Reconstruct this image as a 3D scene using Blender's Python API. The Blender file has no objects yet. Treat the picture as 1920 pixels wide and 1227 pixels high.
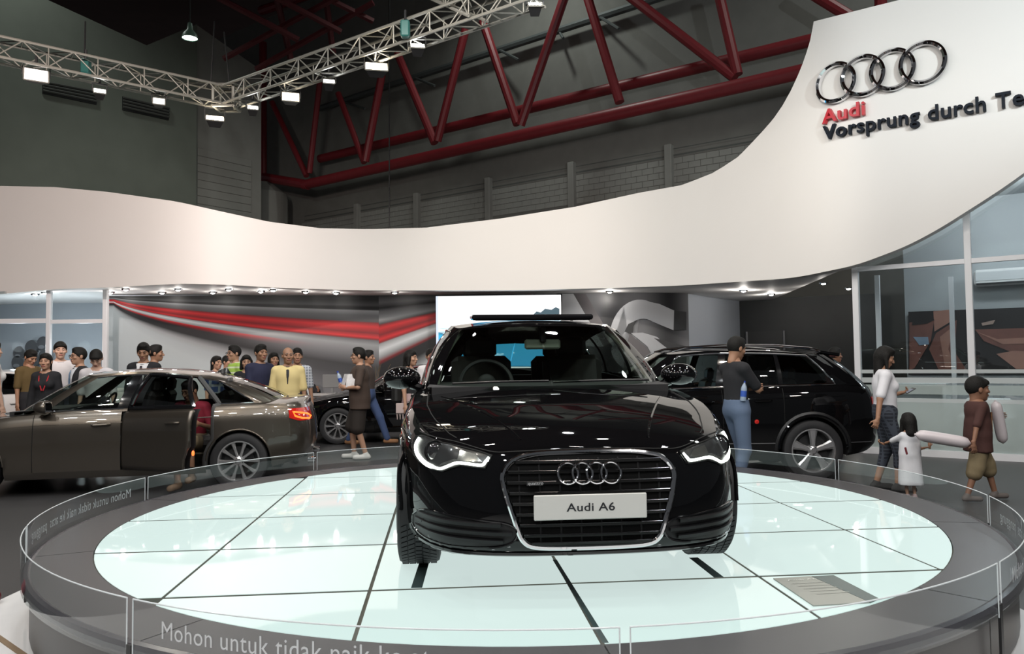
import bpy, bmesh, math, random
import numpy as np
from mathutils import Vector, Matrix
from mathutils.bvhtree import BVHTree
from mathutils.geometry import delaunay_2d_cdt
random.seed(7); rng = np.random.default_rng(7)
sc = bpy.context.scene; COL = sc.collection
R = math.radians; PI = math.pi
# ---------------------------------------------------------------- camera
FPX, PITCH, ROLL, EYE = 1475.0, R(2.53), R(-0.68), 1.48
def cdir(x, y):
    return Vector((x, -y*math.sin(PITCH), y*math.cos(PITCH)))
cr, sr = math.cos(ROLL), math.sin(ROLL)
vr, vu, vf = cdir(cr, sr), cdir(-sr, cr), Vector((0, math.cos(PITCH), math.sin(PITCH)))
cam = bpy.data.cameras.new('camera'); camo = bpy.data.objects.new('camera', cam); COL.objects.link(camo)
camo.matrix_world = Matrix(((vr.x, vu.x, -vf.x, 0), (vr.y, vu.y, -vf.y, 0), (vr.z, vu.z, -vf.z, EYE), (0, 0, 0, 1)))
cam.sensor_width = 36; cam.lens = 36*FPX/1920; cam.clip_start = .05; cam.clip_end = 300
sc.camera = camo
# ---------------------------------------------------------------- world, exposure, big lamps
w = bpy.data.worlds.new('hall_air'); sc.world = w; w.use_nodes = True
w.node_tree.nodes['Background'].inputs[0].default_value = (.9, .95, 1, 1)
w.node_tree.nodes['Background'].inputs[1].default_value = .06
sc.view_settings.view_transform = 'Standard'; sc.view_settings.look = 'None'
sc.view_settings.gamma = 1; sc.view_settings.use_curve_mapping = False
sc.view_settings.exposure = 0.0
sc.cycles.use_denoising = True
sc.cycles.sample_clamp_indirect = 6; sc.cycles.max_bounces = 10; sc.cycles.transparent_max_bounces = 24
sc.cycles.caustics_reflective = False; sc.cycles.caustics_refractive = False
def lamp(kind, loc, target, power, color=(1, 1, 1), size=.3, spot=None, blend=.5):
    l = bpy.data.lights.new('lamp_light', kind); l.energy = power; l.color = color
    if kind == 'AREA': l.shape = 'DISK'; l.size = size
    if kind == 'SPOT': l.spot_size = R(spot); l.spot_blend = blend; l.shadow_soft_size = size
    o = bpy.data.objects.new('lamp_light', l); COL.objects.link(o); o.location = loc
    d = Vector(target)-Vector(loc); o.rotation_euler = d.to_track_quat('-Z', 'Y').to_euler()
    return o
# overhead truss lamps above and behind the photographer (real lamps of the stand, out of frame)
for gx in (-6.5, -3.9, -1.3, 1.3, 3.9, 6.5):
    for gy in (-3.0, 0.2, 3.4, 6.6, 9.8):
        if (gx > 6 and gy > 6) or (gx > 3 and gy > 9): continue
        k = int(gx*3+gy*5) % 3
        c = ((1, .97, .92), (.93, .97, 1), (1, .9, .78))[k]
        lamp('AREA', (gx+.4*math.sin(gy*3), gy, 6.9), (gx*.8+.2, gy+2.2, 0), 62, c, .24)
# wash lamps aimed at the white fascia
for x, y, tx, ty, tz, p, c in ((-6, 6, -8.5, 16.8, 3.6, 1060, (1, .82, .75)), (-1, 6.5, -2, 16.8, 3.4, 370, (1, .865, .765)),
                              (1.6, 6, 2.2, 15.5, 3.6, 640, (1, .925, .82)), (6.5, 3.5, 7.2, 12.2, 7.4, 640, (.84, .96, 1))):
    lamp('SPOT', (x, y, 6.7), (tx, ty, tz), p*2.1, c, .15, 62, .8)
# high bay lamps far up in the hall
for x, y in ((-14, 20), (0, 24), (10, 16), (-4, 33)):
    lamp('SPOT', (x, y, 17), (x*1.1-1, y+2, 0), 1100, (.9, 1, .93), .4, 130, .7)
lamp('SPOT', (-7.7, 18.0, 8.6), (-9.6, 25, 4.0), 450, (.85, 1, .9), .15, 120, .8)
# ---------------------------------------------------------------- pixel rays used for laying out real positions
def pdir(u, v):
    x, y = (u-960)/FPX, -(v-613.5)/FPX
    return vr*x+vu*y+vf
def at(u, v, Y):
    d = pdir(u, v); return Vector((0, 0, EYE))+d*(Y/d.y)
def ground(u, v, z=0.0):
    d = pdir(u, v); return Vector((0, 0, EYE))+d*((z-EYE)/d.z)
# ---------------------------------------------------------------- materials
MATS = {}
def mat(name, col, rough=.5, metal=0., emit=None, es=0., coat=0., trans=0., alpha=None, ior=None, spec=None, noise=None, bump=None):
    if name in MATS: return MATS[name]
    m = bpy.data.materials.new(name); m.use_nodes = True; nt = m.node_tree; b = nt.nodes['Principled BSDF']
    b.inputs['Base Color'].default_value = (*col, 1); b.inputs['Roughness'].default_value = rough; b.inputs['Metallic'].default_value = metal
    if emit: b.inputs['Emission Color'].default_value = (*emit, 1); b.inputs['Emission Strength'].default_value = es
    if coat: b.inputs['Coat Weight'].default_value = coat; b.inputs['Coat Roughness'].default_value = .02
    if trans: b.inputs['Transmission Weight'].default_value = trans
    if ior: b.inputs['IOR'].default_value = ior
    if spec is not None: b.inputs['Specular IOR Level'].default_value = spec
    if alpha is not None: b.inputs['Alpha'].default_value = alpha
    if noise or bump:
        tc = nt.nodes.new('ShaderNodeTexCoord')
        n = nt.nodes.new('ShaderNodeTexNoise'); n.inputs['Scale'].default_value = (noise or bump)[0]; n.inputs['Detail'].default_value = 5
        nt.links.new(tc.outputs['Object'], n.inputs['Vector'])
        if noise:
            mx = nt.nodes.new('ShaderNodeMix'); mx.data_type = 'RGBA'
            a = noise[1]; mx.inputs[6].default_value = (*[c*(1-a) for c in col], 1); mx.inputs[7].default_value = (*[min(1, c*(1+a)) for c in col], 1)
            nt.links.new(n.outputs['Fac'], mx.inputs[0]); nt.links.new(mx.outputs[2], b.inputs['Base Color'])
        if bump:
            bp = nt.nodes.new('ShaderNodeBump'); bp.inputs['Strength'].default_value = bump[1]; bp.inputs['Distance'].default_value = .01
            nt.links.new(n.outputs['Fac'], bp.inputs['Height']); nt.links.new(bp.outputs[0], b.inputs['Normal'])
    MATS[name] = m; return m
def glass(name, tint=(.9, .96, .96), fac=.10, rough=.02, base=.05):
    """thin sheet of glass: mostly straight through, some mirror at grazing angles"""
    if name in MATS: return MATS[name]
    m = bpy.data.materials.new(name); m.use_nodes = True; nt = m.node_tree; nt.nodes.clear()
    o = nt.nodes.new('ShaderNodeOutputMaterial'); t = nt.nodes.new('ShaderNodeBsdfTransparent'); g = nt.nodes.new('ShaderNodeBsdfGlossy')
    t.inputs[0].default_value = (*tint, 1); g.inputs['Roughness'].default_value = rough; g.inputs[0].default_value = (1, 1, 1, 1)
    lw = nt.nodes.new('ShaderNodeLayerWeight'); lw.inputs[0].default_value = .5; pw_ = nt.nodes.new('ShaderNodeMath'); pw_.operation = 'POWER'; pw_.inputs[1].default_value = 4.2; nt.links.new(lw.outputs['Facing'], pw_.inputs[0])
    mp = nt.nodes.new('ShaderNodeMapRange'); mp.inputs[3].default_value = base; mp.inputs[4].default_value = min(.9, 6*fac)
    mx = nt.nodes.new('ShaderNodeMixShader')
    nt.links.new(pw_.outputs[0], mp.inputs[0]); nt.links.new(mp.outputs[0], mx.inputs[0])
    nt.links.new(t.outputs[0], mx.inputs[1]); nt.links.new(g.outputs[0], mx.inputs[2]); nt.links.new(mx.outputs[0], o.inputs[0])
    MATS[name] = m; return m
# ---------------------------------------------------------------- mesh building
class MB:
    def __init__(s): s.v = []; s.f = []; s.mi = []
    def add(s, vs, fs, mi=0):
        n = len(s.v); s.v += [tuple(p) for p in vs]
        for f in fs: s.f.append([n+i for i in f]); s.mi.append(mi)
        return s
    def box(s, c, d, rz=0, M=None, bev=0, mi=0):
        x, y, z = d[0]/2, d[1]/2, d[2]/2
        if bev:
            b = min(bev, x*.9, y*.9, z*.9); vs = []
            for sx in (-1, 1):
                for sy in (-1, 1):
                    for sz in (-1, 1):
                        vs += [(sx*(x-b), sy*(y-b), sz*z), (sx*(x-b), sy*y, sz*(z-b)), (sx*x, sy*(y-b), sz*(z-b))]
            bm = bmesh.new(); [bm.verts.new(p) for p in vs]; bmesh.ops.convex_hull(bm, input=bm.verts)
            bm.verts.index_update(); vs = [p.co[:] for p in bm.verts]; fs = [[p.index for p in f.verts] for f in bm.faces]; bm.free()
        else:
            vs = [(sx*x, sy*y, sz*z) for sz in (-1, 1) for sy in (-1, 1) for sx in (-1, 1)]
            fs = [(0, 2, 3, 1), (4, 5, 7, 6), (0, 1, 5, 4), (2, 6, 7, 3), (0, 4, 6, 2), (1, 3, 7, 5)]
        Q = Matrix.Translation(c) @ (M if M is not None else Matrix.Rotation(rz, 4, 'Z'))
        return s.add([Q @ Vector(p) for p in vs], fs, mi)
    def tube(s, path, r, n=8, closed=False, caps=True, mi=0):
        P = [Vector(p) for p in path]; m = len(P); rs = r if hasattr(r, '__len__') else [r]*m
        vs = []; prev = None
        for i in range(m):
            t = (P[(i+1) % m]-P[i-1]) if closed else (P[min(i+1, m-1)]-P[max(i-1, 0)])
            if t.length < 1e-9: t = Vector((0, 0, 1))
            t.normalize()
            a = prev if prev is not None else (Vector((0, 0, 1)) if abs(t.z) < .9 else Vector((1, 0, 0)))
            a = a-t*a.dot(t)
            if a.length < 1e-6: a = t.orthogonal()
            a.normalize(); prev = a; b = t.cross(a)
            for k in range(n):
                th = 2*PI*k/n; vs.append(P[i]+(a*math.cos(th)+b*math.sin(th))*rs[i])
        fs = []
        for i in range(m if closed else m-1):
            for k in range(n):
                i2 = (i+1) % m
                fs.append((i*n+k, i*n+(k+1) % n, i2*n+(k+1) % n, i2*n+k))
        if caps and not closed: fs += [tuple(range(n))[::-1], tuple((m-1)*n+k for k in range(n))]
        return s.add(vs, fs, mi)
    def cyl(s, a, b, r, n=12, r2=None, mi=0): return s.tube([a, b], [r, r if r2 is None else r2], n, mi=mi)
    def lathe(s, prof, n=24, M=None, mi=0, closed=False):
        """prof: list of (radius, z) turned about z"""
        vs = []; m = len(prof)
        for r, z in prof:
            for k in range(n): vs.append(Vector((r*math.cos(2*PI*k/n), r*math.sin(2*PI*k/n), z)))
        fs = [(i*n+k, i*n+(k+1) % n, ((i+1) % m)*n+(k+1) % n, ((i+1) % m)*n+k) for i in range(m if closed else m-1) for k in range(n)]
        if M is not None: vs = [M @ p for p in vs]
        return s.add(vs, fs, mi)
    def prism(s, poly, h0, h1, M=None, mi=0):
        """poly in xy extruded from z=h0 to h1"""
        n = len(poly); vs = [Vector((x, y, h0)) for x, y in poly]+[Vector((x, y, h1)) for x, y in poly]
        if M is not None: vs = [M @ p for p in vs]
        fs = [tuple(range(n))[::-1], tuple(range(n, 2*n))]+[(i, (i+1) % n, n+(i+1) % n, n+i) for i in range(n)]
        return s.add(vs, fs, mi)
    def grid(s, P, mi=0, sel=None):
        a, b = len(P), len(P[0]); vs = [p for row in P for p in row]
        return s.add(vs, [(i*b+j, i*b+j+1, (i+1)*b+j+1, (i+1)*b+j) for i in range(a-1) for j in range(b-1) if sel is None or sel(i, j)], mi)
    def ellipsoid(s, c, r, n=12, m=8, mi=0, M=None):
        c = Vector(c); vs = []
        for i in range(m+1):
            ph = PI*i/m
            for k in range(n):
                p = Vector((r[0]*math.sin(ph)*math.cos(2*PI*k/n), r[1]*math.sin(ph)*math.sin(2*PI*k/n), r[2]*math.cos(ph)))
                vs.append(c+(M @ p if M is not None else p))
        return s.add(vs, [(i*n+k, (i+1)*n+k, (i+1)*n+(k+1) % n, i*n+(k+1) % n) for i in range(m) for k in range(n)], mi)
    def mesh(s, name, mats, smooth=True, angle=35, weld=False):
        me = bpy.data.meshes.new(name); me.from_pydata([tuple(p) for p in s.v], [], s.f)
        for m in (mats if isinstance(mats, (list, tuple)) else [mats]): me.materials.append(m)
        me.polygons.foreach_set('material_index', s.mi)
        bm = bmesh.new(); bm.from_mesh(me)
        if weld: bmesh.ops.remove_doubles(bm, verts=bm.verts, dist=1e-5)
        bmesh.ops.recalc_face_normals(bm, faces=bm.faces)
        if smooth:
            for f in bm.faces: f.smooth = True
            ca = R(angle)
            for e in bm.edges:
                if len(e.link_faces) == 2 and e.calc_face_angle(0) > ca: e.smooth = False
        bm.to_mesh(me); bm.free(); me.update(); return me
    def build(s, name, mats, parent=None, loc=(0, 0, 0), rot=(0, 0, 0), smooth=True, angle=35, weld=False):
        return link(name, s.mesh(name, mats, smooth, angle, weld), parent, loc, rot)
def link(name, me, parent=None, loc=(0, 0, 0), rot=(0, 0, 0), scale=None):
    o = bpy.data.objects.new(name, me); COL.objects.link(o); o.location = loc; o.rotation_euler = rot
    if scale: o.scale = scale
    if parent: o.parent = parent
    return o
def tag(o, label=None, cat=None, group=None, kind=None):
    if label: o['label'] = label
    if cat: o['category'] = cat
    if group: o['group'] = group
    if kind: o['kind'] = kind
    return o
def thing(name, label, cat, loc=(0, 0, 0), rz=0, group=None):
    o = bpy.data.objects.new(name, None); COL.objects.link(o); o.empty_display_size = .1
    o.location = loc; o.rotation_euler = (0, 0, rz); return tag(o, label, cat, group)
def structure(mb, name, m, label=None, **k): return tag(mb.build(name, m, **k), label, None, None, 'structure')
def kids(o): return [c for c in bpy.data.objects if c.parent == o]
def copy_tree(o, parent=None):
    c = o.copy(); COL.objects.link(c); c.parent = parent
    for ch in [x for x in o.children]: copy_tree(ch, c)
    return c
def textmesh(txt, size, depth=0., spacing=1.0, xs=1.0, bold=0.):
    """flat letters as (verts, faces); x along the line, y up"""
    cu = bpy.data.curves.new('letters', 'FONT'); cu.body = txt; cu.size = size; cu.extrude = depth; cu.space_character = spacing; cu.resolution_u = 3; cu.offset = bold*size
    o = bpy.data.objects.new('letters', cu); COL.objects.link(o)
    bpy.context.view_layer.update()
    dg = bpy.context.evaluated_depsgraph_get(); me = bpy.data.meshes.new_from_object(o.evaluated_get(dg))
    vs = [(p.co.x*xs, p.co.y, p.co.z) for p in me.vertices]; fs = [tuple(p.vertices) for p in me.polygons]
    bpy.data.objects.remove(o); bpy.data.meshes.remove(me); bpy.data.curves.remove(cu); return vs, fs
def split_letters(vs, fs):
    """letters of a text mesh, one (verts, faces) each: islands that overlap along x belong to one letter"""
    par = list(range(len(vs)))
    def fd(i):
        while par[i] != i: par[i] = par[par[i]]; i = par[i]
        return i
    for f in fs:
        for a in f[1:]: par[fd(a)] = fd(f[0])
    isl = {}
    for f in fs: isl.setdefault(fd(f[0]), []).append(f)
    it = sorted([[min(vs[i][0] for f in g for i in f), max(vs[i][0] for f in g for i in f), g] for g in isl.values()])
    out = []
    for a, b, g in it:
        if out and a < out[-1][1]-.3*min(b-a, out[-1][1]-out[-1][0]): out[-1][1] = max(b, out[-1][1]); out[-1][2] = out[-1][2]+g
        else: out.append([a, b, list(g)])
    res = []
    for a, b, g in out:
        ix = sorted({i for f in g for i in f}); mp = {i: k for k, i in enumerate(ix)}
        res.append(([vs[i] for i in ix], [[mp[i] for i in f] for f in g]))
    return res
def curve_pts(ctrl, n):
    """smooth interpolation through control points (Catmull-Rom)"""
    P = [np.array(p, float) for p in ctrl]; P = [2*P[0]-P[1]]+P+[2*P[-1]-P[-2]]; out = []; m = len(ctrl)-1
    for i in range(n):
        t = i/(n-1)*m; k = min(int(t), m-1); t -= k; a, b, c, d = P[k:k+4]
        out.append(.5*((2*b)+(-a+c)*t+(2*a-5*b+4*c-d)*t*t+(-a+3*b-3*c+d)*t**3))
    return out
# ================================================================ setting
M_carpet = mat('dark_carpet', (.046, .045, .046), .42, noise=(60, .12), spec=.5)
M_white_floor = mat('white_floor', (.78, .78, .78), .12, noise=(6, .05))
M_conc = mat('painted_concrete', (.185, .175, .162), .85, noise=(2.2, .14))
M_conc_l = mat('painted_concrete_left', (.155, .165, .142), .85, noise=(1.2, .16))
M_block = mat('painted_block', (.26, .25, .235), .85, noise=(3, .10))
M_red = mat('red_steel', (.20, .016, .022), .45, noise=(4, .15))
M_roof = mat('roof_sheet', (.10, .045, .035), .8, noise=(1, .3))
M_white = mat('white_paint', (.80, .79, .78), .5)
M_fascia = mat('fascia_white', (.84, .81, .78), .55, noise=(1.2, .015))
M_soffit = mat('soffit_white', (.88, .86, .85), .6)
M_frame = mat('booth_frame_white', (.80, .80, .82), .35)
M_chrome = mat('chrome', (.82, .82, .84), .06, 1)
M_black = mat('black_plastic', (.012, .012, .013), .45)
M_glass = glass('clear_glass', (.93, .97, .97), .12, .015, .045)
M_booth_glass = glass('booth_glass', (.90, .94, .95), .12, .01, .10)
M_tile_edge = mat('tile_joint', (.085, .07, .05), .6)

floor = structure(MB().box((0, 24, -.1), (90, 66, .2)), 'floor', M_carpet, 'dark grey carpet floor of the show hall', smooth=False)
fw = MB().prism([(-3.28, 5.6), (2.95, 5.6), (2.95, -9), (-3.28, -9)], -.02, .004)
structure(fw, 'floor_white_front', M_white_floor, 'glossy white floor in front of the carpet', smooth=False)
structure(MB().prism([(-3.27, 4.74), (-3.22, 4.74), (-1.95, 3.62), (-2.0, 3.62)], .004, .008), 'trim_1', mat('brown_strip', (.25, .17, .10), .5), 'brown strip on the white floor', smooth=False)
structure(MB().prism([(2.2, 3.6), (2.24, 3.6), (2.92, 4.3), (2.88, 4.3)], .004, .008), 'trim_2', MATS['brown_strip'], 'brown joint on the white floor', smooth=False)

# ---- hall: back wall (rotated 36 degrees) and side wall
EV, NV = Vector((.8066, -.5911, 0)), Vector((.5911, .8066, 0)); PW = Vector((-8.26, 32.1, 0)); EYEV = Vector((0, 0, EYE))
def hp(u, v, off=0.):
    d = pdir(u, v); return EYEV+d*(((PW+NV*off)-EYEV).dot(NV)/d.dot(NV))
CL = Vector((-9.8, 30.8, 0)); ML = Vector((.804, -.594, 0)); EL = Vector((-.594, -.804, 0))
def hl(u, v, off=0.):
    d = pdir(u, v); return EYEV+d*(((CL+ML*off)-EYEV).dot(ML)/d.dot(ML))
def slab(mb, quad, nrm, th):
    q = [Vector(p) for p in quad]; n = len(q); mb.add(q+[p+nrm*th for p in q], [tuple(range(n))[::-1], tuple(range(n, 2*n))]+[(i, (i+1) % n, n+(i+1) % n, n+i) for i in range(n)])
WOFF = 1.9
a, b = PW+NV*WOFF+EV*-14, PW+NV*WOFF+EV*34
m = MB(); slab(m, [a, b, b+Vector((0, 0, 18)), a+Vector((0, 0, 18))], NV, .3)
wb = structure(m, 'wall_back', M_conc, 'grey concrete back wall of the hall', smooth=False)
# blocks under the ledge groove between the pilasters
zl = hp(1061, 329, WOFF).z
blk = MB().box((0, 0, 0), (.392, .04, .192), bev=.012).mesh('concrete_block', M_block, smooth=False)
s0 = (hp(572, 400, WOFF)-PW).dot(EV); s1 = (hp(1500, 250, WOFF)-PW).dot(EV); nb = 0
ang = math.atan2(EV.y, EV.x)
for r in range(6):
    z = zl-.16-.2*r; s = s0+(.2 if r % 2 else 0)
    while s < s1 and nb < 300:
        p = PW+NV*(WOFF-.01)+EV*s+Vector((0, 0, z)); q = p-EYEV
        link('concrete_block', blk, wb, p, (0, 0, ang)); nb += 1; s += .4
m = MB()
p, q = PW+NV*(WOFF-.03)+EV*s0, PW+NV*(WOFF-.03)+EV*s1
for z, h in ((zl, .05), (zl+.22, .025)):
    m.add([p+Vector((0, 0, z)), q+Vector((0, 0, z)), q+Vector((0, 0, z+h)), p+Vector((0, 0, z+h))], [(0, 1, 2, 3)])
m.build('ledge_groove', mat('groove_dark', (.10, .10, .095), .9), wb, smooth=False)
for u, top in ((670, 383), (782, 363), (916, 334), (1072, 305), (1254, 272), (1447, 235)):
    p = hp(u, top, WOFF-.1); m = MB().box((0, 0, -2.0), (.24, .25, 4.0), bev=.02)
    m.build('pilaster', M_block, wb, p, (0, 0, ang), smooth=False)
# side wall of the hall
o3 = Vector((0, 0, 1))
m = MB()
tops = [(-220, -120), (90, 0), (275, 85), (370, 45)]
pts = [hl(u, v) for u, v in tops]; base = [Vector((p.x, p.y, 0)) for p in (pts[-1], pts[0])]
slab(m, pts+base, -ML, .4)
wl = structure(m, 'wall_left', M_conc_l, 'grey green side wall of the hall', smooth=False)
m = MB(); pts = [hl(u, v, -.25) for u, v in ((368, 46), (490, 132))]
slab(m, pts+[Vector((pts[1].x, pts[1].y, 0)), Vector((pts[0].x, pts[0].y, 0))], -ML, .4)
wl2 = structure(m, 'wall_left_corner', M_block, 'grey coursed wall by the red column', smooth=False)
p0, p1 = hl(371, 300, -.24), hl(470, 300, -.24); L = (p1-p0).length; pan = MB().box((0, 0, 0), (L, .05, .285), bev=.012).mesh('wall_panel', M_block, smooth=False)
for k in range(17):
    c = (p0+p1)/2; link('wall_panel', pan, wl2, (c.x, c.y, 4.6+.3*k), (0, 0, math.atan2(EL.y, EL.x)))
# vents in the side wall
def quadbox(name, m_, px, f, th, nrm, parent=None):
    mb = MB(); slab(mb, [f(u, v) for u, v in px], nrm, th); return mb.build(name, m_, parent, smooth=False)
for lab, q in (('black louvred vent high on the side wall, behind the bare white flood', [(79, 152), (180, 171), (180, 197), (79, 176)]), ('black louvred vent high on the side wall, nearer the corner', [(229, 181), (316, 202), (315, 226), (229, 207)])):
    c = hl(q[3][0], q[3][1]); t = thing('wall_vent', lab, 'vent', (c.x, c.y, c.z), 0, 'wall vents')
    P = [hl(u, v, .01)-c for u, v in q]
    mb = MB(); slab(mb, P, ML, .05); mb.build('vent_backing', M_black, t, smooth=False)
    for k in range(4):
        f0 = (k+.35)/4.4; a0, b0 = P[0].lerp(P[3], f0), P[1].lerp(P[2], f0)
        MB().tube([a0+ML*.07, b0+ML*.07], .035, 4).build('slat', mat('vent_slat', (.09, .09, .085), .6), t, smooth=False)
# dark roof
m = MB(); slab(m, [Vector((-40, -6, 15.5)), Vector((40, -6, 15.5)), Vector((40, 46, 20)), Vector((-40, 46, 20))], o3, .2)
structure(m, 'ceiling', M_roof, 'dark brown hall roof', smooth=False)
rb = thing('roof_purlins', 'dark red steel purlins under the dark roof above the grey side wall', 'roof beams', at(560, 60, 26))
for k, (u0, v0, u1, v1) in enumerate(((380, -20, 560, 75), (480, -25, 640, 60), (560, -30, 700, 40), (640, -10, 420, 110), (700, 5, 480, 130), (520, 0, 545, 110), (610, -10, 625, 100))):
    a, b = at(u0, v0, 25.0+.3*k), at(u1, v1, 26.0+.3*k)
    MB().tube([a-rb.location, b-rb.location], .11, 6).build('purlin', mat('dark_red_steel', (.10, .012, .016), .6), rb, smooth=False)

# red roof truss along the back wall
t = thing('roof_truss', 'big red steel tube truss running along the grey back wall', 'truss', hp(577, 345)); TL = t.location.copy()
def tubeT(name, a, b, r, m_=M_red, n=10): MB().cyl(Vector(a)-TL, Vector(b)-TL, r, n).build(name, m_, t)
tubeT('bottom_chord', hp(570, 347), hp(1620, 108), .20, n=12)
tubeT('bottom_chord', hp(600, 298, 1.2), hp(1640, 47, 1.2), .18, n=12)
for (a, b) in (((510, 192), (575, 330)), ((600, 150), (580, 325)), ((634, 175), (683, 305)), ((716, 140), (685, 303)), ((745, 100), (815, 268)), ((873, 55), (820, 265)),
               ((905, 40), (970, 233)), ((1060, -10), (976, 235)), ((1097, -20), (1162, 192)), ((1170, -15), (1378, 146)), ((1347, -15), (1383, 140)), ((1510, -20), (1600, 35)), ((1651, -10), (1652, 60))):
    tubeT('diagonal', hp(*a, .1), hp(*b, .1), .12 if a[0] < 700 else .15)
tubeT('column', hp(493, 80, .2), hp(493, 345, .2), .17)
tubeT('bottom_chord', hp(490, 332, .2), hp(578, 347, 0), .2)
tubeT('top_chord', hp(490, 20, .2), hp(900, -120, .2), .2)
p = hp(495, 345, .1); mb = MB().lathe([(.0, .05), (.35, .05), (.38, 0), (.95, -.45), (1.02, -.7), (1.02, -p.z), (0, -p.z)], 24)
tag(mb.build('column_pier', M_block, None, p), 'round grey concrete pier with domed top under the red column', 'pier')
# gutter pipe with short brackets
g = thing('wall_pipe', 'dark grey pipe with short brackets high on the back wall', 'pipe', hp(640, 190, 1.6)); GL = g.location.copy()
MB().cyl(hp(600, 203, 1.6)-GL, hp(1300, -25, 1.6)-GL, .13, 8).build('pipe', mat('dark_pipe', (.07, .075, .075), .6), g)
for a, b in (((641, 190), (684, 204)), ((775, 145), (815, 161)), ((935, 93), (972, 112)), ((1050, 62), (1056, 72)), ((1125, 32), (1160, 54))):
    MB().cyl(hp(*a, 1.55)-GL, hp(*b, 1.2)-GL, .05, 6).build('bracket', MATS['dark_pipe'], g)
# hanging cable in front of the wall
tag(MB().tube([at(730, -20, 21), at(730, 432, 21)], .018, 6).build('hanging_cable', M_black), 'thin black cable hanging before the back wall', 'cable')

# ================================================================ curved fascia
TOPC = [(-160, 356), (0, 349), (100, 351), (200, 360), (330, 378), (420, 398), (504, 416), (600, 428), (690, 430), (800, 427), (940, 410), (1080, 388), (1200, 362), (1284, 347), (1345, 323), (1390, 294), (1417, 267), (1440, 243), (1458, 223), (1476, 198), (1492, 171), (1506, 143), (1516, 120), (1525, 96), (1532, 75), (1536, 57), (1539.5, 40), (1540, 40), (1640, 15), (1701, 0), (1820, -30), (1920, -55), (2060, -90)]
BOTC = [(-160, 560), (0, 552), (93, 543), (200, 539.5), (340, 532), (420, 534), (504, 539), (597, 542.6), (690, 545), (860, 545), (1000, 544), (1160, 540), (1284, 535.5), (1377, 529), (1470, 523), (1500, 519.5), (1608, 497), (1700, 462), (1760, 430), (1820, 392), (1870, 360), (1920, 325), (2060, 215)]
YC = [(-160, 17.1), (0, 16.8), (100, 16.5), (200, 16.1), (300, 15.6), (380, 15.35), (504, 15.9), (597, 16.4), (690, 16.7), (860, 16.7), (1000, 16.6), (1160, 16.4), (1284, 15.9), (1377, 15.3), (1470, 14.2), (1540, 13.1), (1608, 12.2), (1700, 11.5), (1820, 10.85), (1920, 10.4), (2060, 9.8)]
def ip(tab, u): return float(np.interp(u, [a[0] for a in tab], [a[1] for a in tab]))
us = sorted(set(list(np.arange(-160, 1380, 20.))+list(np.arange(1380, 1540, 8.))+[1539.5, 1540, 1540.5]+list(np.arange(1548, 2061, 16.))))
def smooth_tab(tab, n=21):
    g = np.linspace(-160, 2060, 445); v = np.interp(g, [a[0] for a in tab], [a[1] for a in tab]); k = np.hanning(n); k /= k.sum()
    v2 = np.convolve(np.pad(v, n//2, 'edge'), k, 'valid'); return list(zip(g, v2))
P0, DR = Vector((5.42, 12.35, 0)), Vector((1.38, -1.05, 0)).normalized(); NR = Vector((DR.y, -DR.x, 0))   # right booth front: a point, its direction, its normal towards the visitors
def rb_(u, v, off=0.):
    d = pdir(u, v); return EYEV+d*((P0+NR*off-EYEV).dot(NR)/d.dot(NR))
YC = [a for a in YC if a[0] < 1284]+[(1284, 15.4), (1377, 14.3), (1470, 13.1)]+[(u, rb_(u, 600, .42).y) for u in (1540, 1608, 1700, 1820, 1920, 2060)]
YS = smooth_tab(YC, 57); BOTS = smooth_tab(BOTC)
FP = []
for u in us:
    Y = ip(YS, u); pb = at(u, ip(BOTS, u), Y); d = pb-Vector((0, 0, EYE))
    # the wall is vertical: find the top height on the plumb line above the bottom edge, following the top edge's own pixel column
    zt = at(u, ip(TOPC, u), Y).z
    FP.append((pb.x, pb.y, pb.z, zt))
FS = [0.]
for i in range(1, len(FP)): FS.append(FS[-1]+math.hypot(FP[i][0]-FP[i-1][0], FP[i][1]-FP[i-1][1]))
def fas(s, z, off=0.):
    x = np.interp(s, FS, [p[0] for p in FP]); y = np.interp(s, FS, [p[1] for p in FP])
    x2 = np.interp(s+.05, FS, [p[0] for p in FP]); y2 = np.interp(s+.05, FS, [p[1] for p in FP]); x1 = np.interp(s-.05, FS, [p[0] for p in FP]); y1 = np.interp(s-.05, FS, [p[1] for p in FP])
    d = Vector((x2-x1, y2-y1, 0)).normalized(); n = Vector((d.y, -d.x, 0)); return Vector((x, y, z))+n*off
m = MB(); front, back = [], []
for i, p in enumerate(FP):
    d = Vector((FP[min(i+1, len(FP)-1)][0]-FP[max(i-1, 0)][0], FP[min(i+1, len(FP)-1)][1]-FP[max(i-1, 0)][1], 0)).normalized(); n = Vector((-d.y, d.x, 0))
    q = Vector((p[0], p[1], 0)); row = [q+Vector((0, 0, p[2]+(p[3]-p[2])*k/6)) for k in range(7)]; front.append(row); back.append([r+n*.22 for r in row])
m.grid(front); m.grid(back)
m.grid([[front[i][0], back[i][0]] for i in range(len(FP))]); m.grid([[front[i][6], back[i][6]] for i in range(len(FP))]); m.grid([front[0], back[0]])
fo = Vector((0, 16.7, 0))
fascia = thing('curved_fascia', 'sweeping white curved fascia rising into a tall sail at the sign', 'fascia', fo)
m.v = [tuple(Vector(v)-fo) for v in m.v]
fb = m.build('fascia_board', M_fascia, fascia, weld=True, angle=50)
ns = [i for i, u in enumerate(us) if u <= 1612]
m = MB(); A, B = [], []
for i in ns:
    p = Vector(FP[i][:2]+(0,)); d = Vector((p.x, p.y, 0)).normalized(); zz = FP[i][2]+.02
    A.append(p+Vector((0, 0, zz))); B.append(Vector((p.x*1.02+ (p.x*.30 if p.x > 0 else p.x*.30), 21.6, 3.04)))
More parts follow.
